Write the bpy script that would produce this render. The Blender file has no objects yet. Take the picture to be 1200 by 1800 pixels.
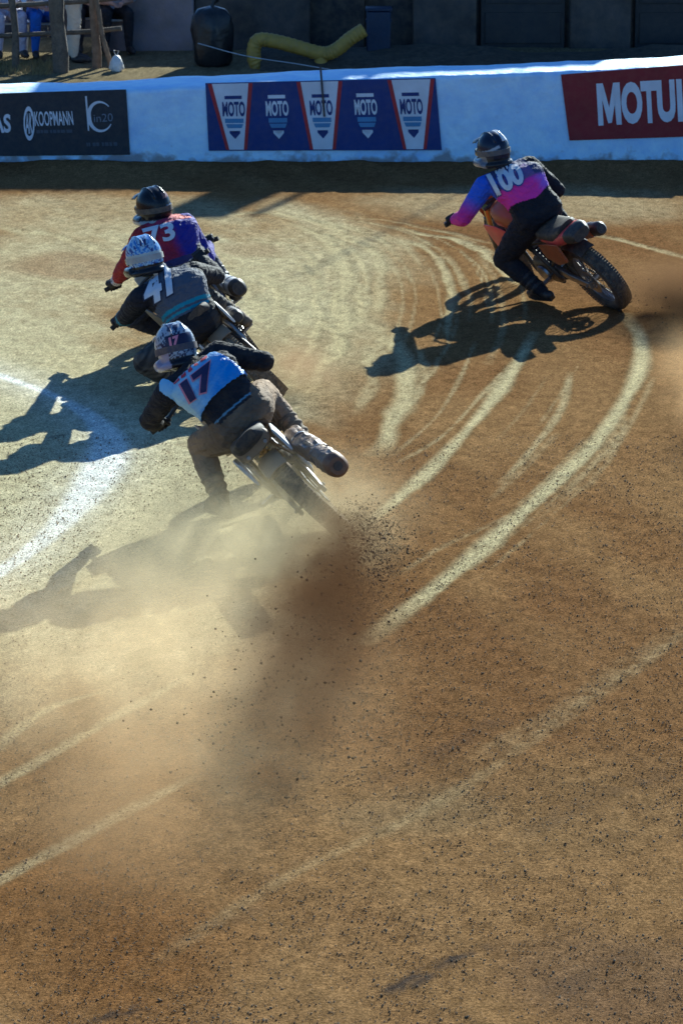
import bpy, bmesh, math, random
import numpy as np
from mathutils import Vector, Matrix
from mathutils.bvhtree import BVHTree

random.seed(7)
rng = np.random.default_rng(11)
R = math.radians
sc = bpy.context.scene
COL = sc.collection

# ------------------------------------------------------------------ camera
CAM_H, FPX, HORIZON = 5.3, 6000.0, -657.0          # metres, photo pixels (1200 x 1800)
PITCH = math.atan((900 - HORIZON) / FPX)
cP, sP = math.cos(PITCH), math.sin(PITCH)
cam = bpy.data.cameras.new("camera")
cam_o = bpy.data.objects.new("camera", cam)
COL.objects.link(cam_o)
cam_o.location = (0, 0, CAM_H)
cam_o.rotation_euler = (math.pi / 2 - PITCH, 0, 0)
cam.sensor_fit = 'VERTICAL'
cam.sensor_height = 36.0
cam.lens = 36.0 * FPX / 1800.0
cam.clip_start = 0.5
cam.clip_end = 3000
cam.dof.use_dof = True
cam.dof.focus_distance = 18.0
cam.dof.aperture_fstop = 13.0
sc.camera = cam_o

# ------------------------------------------------------------------ sky, sun, exposure
SUN_S = np.array([-0.70, -2.08])                   # ground shift of a shadow per metre of height
SUN_EL = math.atan(1 / np.hypot(*SUN_S))
SUN_AZ = math.atan2(-SUN_S[0], -SUN_S[1])          # clockwise from +Y
world = bpy.data.worlds.new("World")
sc.world = world
world.use_nodes = True
wn, wl = world.node_tree.nodes, world.node_tree.links
wn.clear()
sky = wn.new("ShaderNodeTexSky")
sky.sky_type = 'NISHITA'
sky.sun_disc = False
sky.sun_elevation = SUN_EL
sky.sun_rotation = SUN_AZ
sky.air_density = 1.0
sky.dust_density = 0.3
sky.ozone_density = 6.0
bg = wn.new("ShaderNodeBackground")
bg.inputs[1].default_value = 0.058
wo = wn.new("ShaderNodeOutputWorld")
wl.new(sky.outputs[0], bg.inputs[0])
wl.new(bg.outputs[0], wo.inputs[0])
sun = bpy.data.lights.new("sun", 'SUN')
sun.energy = 5.0
sun.angle = R(0.53)
sun.color = (1.0, 0.88, 0.64)
sun_o = bpy.data.objects.new("sun", sun)
COL.objects.link(sun_o)
sdir = Vector((SUN_S[0], SUN_S[1], -1.0)).normalized()
sun_o.rotation_euler = sdir.to_track_quat('-Z', 'Y').to_euler()
sun_o.location = (15, 40, 30)
sc.view_settings.view_transform = 'Standard'
sc.view_settings.look = 'None'
sc.view_settings.exposure = 1.25
sc.view_settings.use_white_balance = True
sc.view_settings.white_balance_temperature = 5000
sc.view_settings.white_balance_tint = 4
sc.view_settings.gamma = 1.0
sc.render.engine = 'CYCLES'
sc.cycles.volume_step_rate = 3.0
sc.cycles.volume_max_steps = 96
sc.cycles.volume_bounces = 1
sc.cycles.max_bounces = 6
sc.cycles.transparent_max_bounces = 12


# ------------------------------------------------------------------ photo pixel <-> place
def ray(px, py):
    a = (px - 600) / FPX
    b = (py - 900) / FPX
    return np.array([a, cP - b * sP, -sP - b * cP])

def at(px, py, Y):
    d = ray(px, py)
    return np.array([0, 0, CAM_H]) + d * (Y / d[1])

def gnd(px, py, z=0.0):
    d = ray(px, py)
    return np.array([0, 0, CAM_H]) + d * ((z - CAM_H) / d[2])

def proj(w):
    w = np.atleast_2d(np.asarray(w, float))
    x, y, z = w.T
    D = y * cP + (CAM_H - z) * sP
    return np.c_[600 + FPX * x / D, 900 + FPX * ((CAM_H - z) * cP - y * sP) / D]

# ------------------------------------------------------------------ numpy value noise
def vnoise(x, y, seed=0):
    r = np.random.default_rng(seed)
    tab = r.random((256, 256))
    xi, yi = np.floor(x).astype(int), np.floor(y).astype(int)
    fx, fy = x - xi, y - yi
    fx, fy = fx * fx * (3 - 2 * fx), fy * fy * (3 - 2 * fy)
    g = lambda i, j: tab[i % 256, j % 256]
    return (g(xi, yi) * (1 - fx) + g(xi + 1, yi) * fx) * (1 - fy) + (g(xi, yi + 1) * (1 - fx) + g(xi + 1, yi + 1) * fx) * fy

def fbm(x, y, seed=0, octs=4):
    s, a, t = 0, 1.0, 0
    for k in range(octs):
        s = s + a * vnoise(x * 2 ** k, y * 2 ** k, seed + k)
        t += a
        a *= 0.5
    return s / t

def vnoise3(p, seed=0):
    p = p @ np.array([[.36, .48, -.8], [-.8, .6, 0], [.48, .64, .6]])
    a = vnoise(p[:, 0] + 7.3 * p[:, 2], p[:, 1] - 3.1 * p[:, 2], seed)
    b = vnoise(p[:, 1] + 5.7 * p[:, 0], p[:, 2] + 2.9 * p[:, 0], seed + 31)
    return 0.5 * (a + b)

def sstep(a, b, x):
    t = np.clip((x - a) / (b - a), 0, 1)
    return t * t * (3 - 2 * t)

# ------------------------------------------------------------------ materials
def newmat(name):
    m = bpy.data.materials.new(name)
    m.use_nodes = True
    nt = m.node_tree
    return m, nt.nodes, nt.links, nt.nodes["Principled BSDF"]

def N(nodes, t, **kw):
    n = nodes.new(t)
    for k, v in kw.items():
        setattr(n, k, v)
    return n

DUST = (0.30, 0.215, 0.125)

def mat(name, col, rough=0.5, metal=0.0, dust=0.25, scale=9.0, bump=0.0, bscale=60.0, vary=0.15, spec=0.4):
    """painted / metal / rubber surface with uneven tone and a film of track dust"""
    m, n, l, p = newmat(name)
    tc = N(n, "ShaderNodeTexCoord")
    no = N(n, "ShaderNodeTexNoise")
    no.inputs["Scale"].default_value = scale
    no.inputs["Detail"].default_value = 6
    l.new(tc.outputs["Object"], no.inputs["Vector"])
    r1 = N(n, "ShaderNodeMapRange")
    r1.inputs[1].default_value, r1.inputs[2].default_value = 0.35, 0.7
    r1.inputs[3].default_value, r1.inputs[4].default_value = 1 - vary, 1 + vary
    l.new(no.outputs["Fac"], r1.inputs[0])
    mul = N(n, "ShaderNodeMixRGB", blend_type='MULTIPLY')
    mul.inputs[0].default_value = 1
    mul.inputs[1].default_value = (*col, 1)
    l.new(r1.outputs[0], mul.inputs[2])
    no2 = N(n, "ShaderNodeTexNoise")
    no2.inputs["Scale"].default_value = scale * 2.7
    no2.inputs["Detail"].default_value = 8
    no2.inputs["Roughness"].default_value = 0.7
    l.new(tc.outputs["Object"], no2.inputs["Vector"])
    r2 = N(n, "ShaderNodeMapRange")
    r2.inputs[1].default_value, r2.inputs[2].default_value = 0.4, 0.72
    r2.inputs[3].default_value, r2.inputs[4].default_value = dust * 0.25, min(1, dust * 1.9)
    l.new(no2.outputs["Fac"], r2.inputs[0])
    mx = N(n, "ShaderNodeMixRGB")
    l.new(r2.outputs[0], mx.inputs[0])
    l.new(mul.outputs[0], mx.inputs[1])
    mx.inputs[2].default_value = (*DUST, 1)
    l.new(mx.outputs[0], p.inputs["Base Color"])
    rr = N(n, "ShaderNodeMapRange")
    rr.inputs[3].default_value, rr.inputs[4].default_value = rough, min(1, rough + 0.35)
    l.new(r2.outputs[0], rr.inputs[0])
    l.new(rr.outputs[0], p.inputs["Roughness"])
    p.inputs["Metallic"].default_value = metal
    p.inputs["Specular IOR Level"].default_value = spec
    if bump:
        nb = N(n, "ShaderNodeTexNoise")
        nb.inputs["Scale"].default_value = bscale
        nb.inputs["Detail"].default_value = 5
        l.new(tc.outputs["Object"], nb.inputs["Vector"])
        b = N(n, "ShaderNodeBump")
        b.inputs["Strength"].default_value = bump
        b.inputs["Distance"].default_value = 0.02
        l.new(nb.outputs["Fac"], b.inputs["Height"])
        l.new(b.outputs[0], p.inputs["Normal"])
    return m

def attr_mat(name, rough=0.8, bump=0.35, bscale=38.0, dust=0.12, spec=0.25, sheen=0.0, coat=0.0):
    """cloth or paint whose own colours come from the mesh colour attribute Col"""
    m, n, l, p = newmat(name)
    a = N(n, "ShaderNodeVertexColor", layer_name="Col")
    tc = N(n, "ShaderNodeTexCoord")
    no = N(n, "ShaderNodeTexNoise")
    no.inputs["Scale"].default_value = 14
    no.inputs["Detail"].default_value = 7
    no.inputs["Roughness"].default_value = 0.65
    l.new(tc.outputs["Object"], no.inputs["Vector"])
    r2 = N(n, "ShaderNodeMapRange")
    r2.inputs[1].default_value, r2.inputs[2].default_value = 0.4, 0.75
    r2.inputs[3].default_value, r2.inputs[4].default_value = dust * 0.2, min(1, dust * 2)
    l.new(no.outputs["Fac"], r2.inputs[0])
    mx = N(n, "ShaderNodeMixRGB")
    l.new(r2.outputs[0], mx.inputs[0])
    l.new(a.outputs[0], mx.inputs[1])
    mx.inputs[2].default_value = (*DUST, 1)
    l.new(mx.outputs[0], p.inputs["Base Color"])
    p.inputs["Roughness"].default_value = rough
    p.inputs["Specular IOR Level"].default_value = spec
    p.inputs["Coat Weight"].default_value = coat
    if bump:
        mp = N(n, "ShaderNodeMapping")
        mp.inputs["Scale"].default_value = (1.0, 0.6, 1.6)
        mp.inputs["Rotation"].default_value = (0.4, 0.7, 0.2)
        l.new(tc.outputs["Object"], mp.inputs[0])
        nb = N(n, "ShaderNodeTexNoise")
        nb.inputs["Scale"].default_value = bscale * 0.45
        nb.inputs["Detail"].default_value = 4
        nb.inputs["Distortion"].default_value = 0.8
        l.new(mp.outputs[0], nb.inputs["Vector"])
        b = N(n, "ShaderNodeBump")
        b.inputs["Strength"].default_value = bump
        b.inputs["Distance"].default_value = 0.03
        l.new(nb.outputs["Fac"], b.inputs["Height"])
        l.new(b.outputs[0], p.inputs["Normal"])
    return m

def flat(name, col, rough=0.6, dust=0.06):
    return mat(name, col, rough, dust=dust, vary=0.08, scale=5)

# ------------------------------------------------------------------ mesh helpers
class MB:
    """collects closed shapes; build() links them as one mesh object"""
    def __init__(s):
        s.v, s.f = [], []
    def add(s, V, F):
        k = len(s.v)
        s.v.extend([tuple(map(float, q)) for q in V])
        s.f.extend([tuple(i + k for i in f) for f in F])
        return s
    def rings(s, rings, closed=True, cap=True):
        n = len(rings[0])
        V = [p for r in rings for p in r]
        F = []
        for i in range(len(rings) - 1):
            for j in range(n if closed else n - 1):
                a, b = i * n + j, i * n + (j + 1) % n
                F.append((a, b, b + n, a + n))
        if cap:
            F.append(tuple(range(n))[::-1])
            F.append(tuple(range((len(rings) - 1) * n, len(rings) * n)))
        return s.add(V, F)
    def tube(s, pts, rad, n=10, cap=True):
        pts = [np.asarray(p, float) for p in pts]
        if np.isscalar(rad):
            rad = [rad] * len(pts)
        rings, up = [], None
        for i, p in enumerate(pts):
            t = pts[min(i + 1, len(pts) - 1)] - pts[max(i - 1, 0)]
            t = t / (np.linalg.norm(t) + 1e-9)
            if up is None:
                up = np.array([0, 0, 1.0]) if abs(t[2]) < 0.9 else np.array([1.0, 0, 0])
            e1 = np.cross(t, up)
            e1 /= np.linalg.norm(e1) + 1e-9
            e2 = np.cross(e1, t)
            up = e2
            rings.append([p + rad[i] * (math.cos(q) * e1 + math.sin(q) * e2) for q in np.linspace(0, 2 * math.pi, n, endpoint=False)])
        return s.rings(rings, True, cap)
    def capsule(s, a, b, ra, rb, n=12):
        a, b = np.asarray(a, float), np.asarray(b, float)
        t = b - a
        L = np.linalg.norm(t) + 1e-9
        t = t / L
        pts, rad = [], []
        for q in np.linspace(-85, 0, 5):
            pts.append(a + t * ra * math.sin(R(q)))
            rad.append(ra * math.cos(R(q)))
        for q in np.linspace(0, 85, 5):
            pts.append(b + t * rb * math.sin(R(q)))
            rad.append(rb * math.cos(R(q)))
        return s.tube(pts, rad, n)
    def loft(s, secs, n=20):
        """secs: (centre, right*half width, up*half height, superellipse power)"""
        rings = []
        for c, r, u, pw in secs:
            ring = []
            for q in np.linspace(0, 2 * math.pi, n, endpoint=False):
                cx, sx = math.cos(q), math.sin(q)
                ring.append(np.asarray(c) + np.asarray(r) * math.copysign(abs(cx) ** (2 / pw), cx) + np.asarray(u) * math.copysign(abs(sx) ** (2 / pw), sx))
            rings.append(ring)
        return s.rings(rings)
    def box(s, c, half, M=None, bev=0.12):
        """box with chamfered edges"""
        c, half = np.asarray(c, float), np.asarray(half, float)
        b = bev * half.min()
        V, idx = [], {}
        for sx in (-1, 1):
            for sy in (-1, 1):
                for sz in (-1, 1):
                    for ax in range(3):
                        q = np.array([sx, sy, sz]) * half
                        for k in range(3):
                            if k != ax:
                                q[k] -= np.sign(q[k]) * b
                        idx[sx, sy, sz, ax] = len(V)
                        V.append(q)
        bm = bmesh.new()
        for q in V:
            bm.verts.new(q)
        bmesh.ops.convex_hull(bm, input=bm.verts)
        bmesh.ops.dissolve_limit(bm, angle_limit=0.02, verts=bm.verts, edges=bm.edges)
        bm.verts.index_update()
        VV = [np.array(v.co) for v in bm.verts]
        FF = [tuple(v.index for v in f.verts) for f in bm.faces]
        bm.free()
        if M is not None:
            VV = [np.asarray(M) @ q for q in VV]
        return s.add([q + c for q in VV], FF)
    def ell(s, c, r, M=None, nu=20, nv=12):
        rings = []
        M = np.eye(3) if M is None else np.asarray(M)
        for v in np.linspace(-88, 88, nv):
            rings.append([np.asarray(c) + M @ (np.array([math.cos(R(v)) * math.cos(u), math.cos(R(v)) * math.sin(u), math.sin(R(v))]) * np.asarray(r)) for u in np.linspace(0, 2 * math.pi, nu, endpoint=False)])
        return s.rings(rings)
    def lathe(s, prof, c=(0, 0, 0), n=48, closed=True):
        """profile of (radius, x) revolved about the x axis through c"""
        V, F = [], []
        m = len(prof)
        for i in range(n):
            q = 2 * math.pi * i / n
            for r, x in prof:
                V.append((c[0] + x, c[1] + r * math.cos(q), c[2] + r * math.sin(q)))
        for i in range(n):
            j = (i + 1) % n
            for k in range(m if closed else m - 1):
                k2 = (k + 1) % m
                F.append((i * m + k, j * m + k, j * m + k2, i * m + k2))
        return s.add(V, F)
    def xform(s, M, t=(0, 0, 0), pivot=(0, 0, 0)):
        A = (np.array(s.v) - pivot) @ np.asarray(M).T + np.asarray(pivot) + np.asarray(t)
        s.v = [tuple(q) for q in A]
        return s
    def mesh(s, name):
        me = bpy.data.meshes.new(name)
        me.from_pydata(s.v, [], s.f)
        bm = bmesh.new()
        bm.from_mesh(me)
        bmesh.ops.recalc_face_normals(bm, faces=bm.faces)
        bm.to_mesh(me)
        bm.free()
        return me
    def build(s, name, m, parent=None, smooth=40, offset=None):
        if offset is not None:
            s.v = [tuple(np.asarray(q) - offset) for q in s.v]
        me = s.mesh(name)
        return link(name, me, m, parent, smooth)

def link(name, me, m, parent=None, smooth=40):
    o = bpy.data.objects.new(name, me)
    COL.objects.link(o)
    if m is not None:
        me.materials.append(m)
    if parent is not None:
        o.parent = parent
    if smooth:
        for p in me.polygons:
            p.use_smooth = True
        me.set_sharp_from_angle(angle=R(smooth))
    return o

def tag(o, label, cat, group=None):
    o["label"], o["category"] = label, cat
    if group:
        o["group"] = group
    return o

def empty(name, loc, label, cat, group=None):
    o = bpy.data.objects.new(name, None)
    o.empty_display_size = 0.2
    COL.objects.link(o)
    o.location = loc
    return tag(o, label, cat, group)

def evaluated(o):
    dg = bpy.context.evaluated_depsgraph_get()
    dg.update()
    me = bpy.data.meshes.new_from_object(o.evaluated_get(dg))
    return me

def remesh(mb, voxel, smooth=4, factor=0.5):
    """union of overlapping closed shapes as one continuous skin"""
    me = mb.mesh("tmp")
    o = bpy.data.objects.new("tmp", me)
    COL.objects.link(o)
    r = o.modifiers.new("r", 'REMESH')
    r.mode = 'VOXEL'
    r.voxel_size = voxel
    if smooth:
        s = o.modifiers.new("s", 'SMOOTH')
        s.factor = factor
        s.iterations = smooth
    out = evaluated(o)
    bpy.data.objects.remove(o)
    bpy.data.meshes.remove(me)
    return out

def coords(me):
    a = np.empty(len(me.vertices) * 3)
    me.vertices.foreach_get("co", a)
    return a.reshape(-1, 3)

def setcoords(me, A):
    me.vertices.foreach_set("co", np.ascontiguousarray(A, float).ravel())
    me.update()

def normals(me):
    a = np.empty(len(me.vertices) * 3)
    me.vertex_normals.foreach_get("vector", a)
    return a.reshape(-1, 3)

def setcol(me, C):
    a = me.color_attributes.new("Col", 'FLOAT_COLOR', 'POINT')
    a.data.foreach_set("color", np.c_[C, np.ones(len(C))].astype(np.float32).ravel())

def text_mesh(body, weight=0.0, shear=0.0, spacing=1.0, maxedge=0.09):
    """letters as a flat mesh filling the unit square; returns verts (n,2), faces"""
    cu = bpy.data.curves.new("t", 'FONT')
    cu.body = body
    cu.offset = weight
    cu.shear = shear
    cu.space_character = spacing
    cu.resolution_u = 4
    o = bpy.data.objects.new("t", cu)
    COL.objects.link(o)
    me = evaluated(o)
    bpy.data.objects.remove(o)
    bpy.data.curves.remove(cu)
    bm = bmesh.new()
    bm.from_mesh(me)
    bpy.data.meshes.remove(me)
    bmesh.ops.remove_doubles(bm, verts=bm.verts, dist=1e-5)
    A = np.array([v.co[:2] for v in bm.verts])
    lo, hi = A.min(0), A.max(0)
    asp = (hi - lo)[0] / (hi - lo)[1]
    for v in bm.verts:
        v.co = ((v.co.x - lo[0]) / (hi - lo)[0] * asp, (v.co.y - lo[1]) / (hi - lo)[1], 0)
    bmesh.ops.triangulate(bm, faces=bm.faces)
    for _ in range(5):
        es = [e for e in bm.edges if e.calc_length() > maxedge]
        if not es:
            break
        bmesh.ops.subdivide_edges(bm, edges=es, cuts=1)
        bmesh.ops.triangulate(bm, faces=bm.faces)
    bm.verts.index_update()
    V = np.array([v.co[:2] for v in bm.verts])
    V[:, 0] /= asp
    F = [tuple(v.index for v in f.verts) for f in bm.faces]
    bm.free()
    return V, F

def shape2d(polys, maxedge=0.08):
    """flat polygons in the unit square, finely divided"""
    bm = bmesh.new()
    for poly in polys:
        vs = [bm.verts.new((x, y, 0)) for x, y in poly]
        bm.faces.new(vs)
    bmesh.ops.triangulate(bm, faces=bm.faces)
    for _ in range(6):
        es = [e for e in bm.edges if e.calc_length() > maxedge]
        if not es:
            break
        bmesh.ops.subdivide_edges(bm, edges=es, cuts=1)
        bmesh.ops.triangulate(bm, faces=bm.faces)
    bm.verts.index_update()
    V = np.array([v.co[:2] for v in bm.verts])
    F = [tuple(v.index for v in f.verts) for f in bm.faces]
    bm.free()
    return V, F

def ring2d(cx, cy, rx, ry, w, a0=0, a1=360, n=40):
    polys = []
    for i in range(n):
        q0, q1 = R(a0 + (a1 - a0) * i / n), R(a0 + (a1 - a0) * (i + 1) / n)
        ww = w if np.isscalar(w) else w[0] + (w[1] - w[0]) * abs(2 * (i + .5) / n - 1)
        polys.append([(cx + rx * math.cos(q0), cy + ry * math.sin(q0)), (cx + rx * math.cos(q1), cy + ry * math.sin(q1)),
                      (cx + (rx - ww) * math.cos(q1), cy + (ry - ww) * math.sin(q1)), (cx + (rx - ww) * math.cos(q0), cy + (ry - ww) * math.sin(q0))])
    return polys

def quad_px(V, q):
    """unit-square points into a photo quad TL, TR, BR, BL"""
    TL, TR, BR, BL = [np.array(p, float) for p in q]
    u, v = V[:, 0:1], V[:, 1:2]
    return (BL * (1 - u) + BR * u) * (1 - v) + (TL * (1 - u) + TR * u) * v

# ================================================================== GROUND
def seg_dist(P, pts):
    """distance of points to a polyline and the arc position 0..1 of the nearest point"""
    pts = np.asarray(pts, float)
    seg = np.diff(pts, axis=0)
    L = np.linalg.norm(seg, axis=1)
    cum = np.r_[0, np.cumsum(L)]
    best = np.full(len(P), 1e9)
    bt = np.zeros(len(P))
    for i in range(len(seg)):
        t = np.clip(((P - pts[i]) @ seg[i]) / (L[i] ** 2 + 1e-12), 0, 1)
        d = np.linalg.norm(P - (pts[i] + t[:, None] * seg[i]), axis=1)
        k = d < best
        best[k] = d[k]
        bt[k] = (cum[i] + t[k] * L[i]) / cum[-1]
    return best, bt

def spline(pts, n=12):
    pts = np.asarray(pts, float)
    P = np.vstack([2 * pts[0] - pts[1], pts, 2 * pts[-1] - pts[-2]])
    out = []
    for i in range(1, len(P) - 2):
        for t in np.linspace(0, 1, n, endpoint=False):
            a, b, c, d = P[i - 1:i + 3]
            out.append(0.5 * (2 * b + (c - a) * t + (2 * a - 5 * b + 4 * c - d) * t * t + (3 * b - a - 3 * c + d) * t ** 3))
    out.append(pts[-1])
    return np.array(out)

# tyre marks as seen in the photo: points, width in metres, strength
MARKS = [
    ([(1098, 552), (1126, 600), (1118, 665), (1050, 772), (960, 862), (880, 936), (800, 1006), (700, 1082), (640, 1126)], 0.125, 1.0),
    ([(938, 585), (905, 645), (850, 722), (770, 812), (700, 876), (632, 930)], 0.10, 0.95),
    ([(900, 636), (850, 690), (780, 765), (700, 812)], 0.035, 0.55),
    ([(835, 600), (810, 660), (765, 735), (690, 800)], 0.03, 0.45),
    ([(1002, 655), (985, 720), (930, 795), (880, 850)], 0.055, 0.55),
    ([(980, 850), (900, 905), (780, 960), (700, 1010)], 0.05, 0.3),
    ([(682, 585), (716, 640), (712, 705), (690, 770), (670, 800)], 0.16, 0.85),
    ([(500, 395), (590, 425), (606, 500), (590, 600), (545, 700)], 0.14, 0.7),
    ([(560, 402), (650, 432), (668, 492), (655, 560)], 0.10, 0.6),
    ([(640, 560), (670, 600), (640, 640)], 0.12, 0.5),
    ([(700, 412), (770, 450), (797, 505), (786, 592)], 0.07, 0.75),
    ([(690, 400), (800, 425), (880, 470), (925, 510)], 0.10, 0.8),
    ([(470, 470), (495, 540), (480, 610)], 0.12, 0.5),
    ([(520, 450), (560, 520), (545, 600), (505, 680)], 0.07, 0.6),
    ([(930, 395), (1060, 415), (1150, 438), (1230, 462)], 0.10, 0.6),
    ([(-40, 1400), (150, 1290), (340, 1183)], 0.07, 0.55),
    ([(-40, 1570), (150, 1465), (340, 1365)], 0.075, 0.5),
    ([(230, 1720), (500, 1545), (720, 1440), (900, 1325), (1080, 1200), (1240, 1085)], 0.08, 0.15),
    ([(110, 1055), (240, 965), (350, 890)], 0.10, 0.6),
    ([(-30, 1330), (80, 1250), (190, 1215)], 0.07, 0.45),
    ([(820, 1340), (1000, 1240), (1220, 1090)], 0.16, 0.12),
    ([(-20, 395), (120, 420), (260, 470), (420, 470)], 0.16, 0.5),
    ([(380, 372), (520, 385), (640, 420)], 0.10, 0.5),
    ([(-30, 470), (180, 520), (300, 600)], 0.12, 0.3),
    ([(1120, 700), (1080, 780), (1000, 870)], 0.05, 0.25),
    ([(610, 500), (640, 520), (620, 570)], 0.10, 0.6),
    ([(560, 560), (600, 600), (560, 660)], 0.08, 0.6),
    ([(440, 420), (540, 440), (560, 500)], 0.08, 0.5),
    ([(640, 600), (660, 660), (630, 720)], 0.10, 0.45),
    ([(740, 610), (745, 680), (700, 750)], 0.05, 0.5),
    ([(600, 385), (720, 395), (860, 430)], 0.05, 0.5),
    ([(340, 450), (430, 500), (470, 560)], 0.10, 0.5),
]
DARKMARKS = [
    ([(660, 1755), (760, 1700), (880, 1655)], 0.06, 0.95),
    ([(700, 1748), (800, 1690)], 0.05, 0.9),
    ([(140, 1800), (270, 1765)], 0.05, 0.9),
    ([(900, 1480), (1050, 1400), (1200, 1350)], 0.12, 0.3),
    ([(620, 1390), (760, 1330), (900, 1250)], 0.10, 0.3),
    ([(300, 1660), (480, 1590)], 0.10, 0.3),
    ([(950, 1760), (1150, 1660)], 0.14, 0.35),
    ([(500, 545), (470, 620)], 0.10, 0.25),
    ([(85, 770), (118, 762)], 0.04, 0.7),
    ([(440, 1560), (700, 1420)], 0.05, 0.22),
    ([(560, 365), (760, 400), (900, 430)], 0.05, 0.3),
]
WHITE_LINE = [(-120, 620), (-40, 647), (0, 660), (90, 694), (160, 732), (192, 775), (178, 830), (132, 893), (62, 960), (0, 1003), (-60, 1040), (-160, 1095)]

_A = spline([(330, 380), (470, 398), (560, 440), (585, 520), (560, 620), (500, 720)], 6)
_B = spline([(560, 372), (760, 400), (880, 452), (925, 540), (900, 640), (800, 770)], 6)
_r = random.Random(5)
for _k in range(24):
    _w = _r.random()
    _n = len(_A)
    _i0 = _r.randint(0, _n // 2)
    _i1 = min(_n, _i0 + _r.randint(_n // 4, _n // 2 + 4))
    _seg = [tuple((_A[i] * (1 - _w) + _B[i] * _w) + np.array([_r.uniform(-3, 3), _r.uniform(-2, 2)])) for i in range(_i0, _i1, 3)]
    if len(_seg) > 2:
        MARKS.append((_seg, _r.choice((.02, .03, .04, .06)), _r.uniform(.25, .6)))
_C = spline([(1180, 640), (1100, 790), (960, 930), (800, 1060), (640, 1180)], 6)
_D = spline([(960, 620), (880, 730), (770, 840), (680, 920), (600, 990)], 6)
for _k in range(12):
    _w = _r.random()
    _n = len(_C)
    _i0 = _r.randint(0, _n // 2)
    _seg = [tuple(_C[i] * (1 - _w) + _D[i] * _w) for i in range(_i0, min(_n, _i0 + _n // 3), 3)]
    if len(_seg) > 2:
        MARKS.append((_seg, _r.choice((.02, .03, .05)), _r.uniform(.12, .35)))
N_SMOOTH = 33

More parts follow.
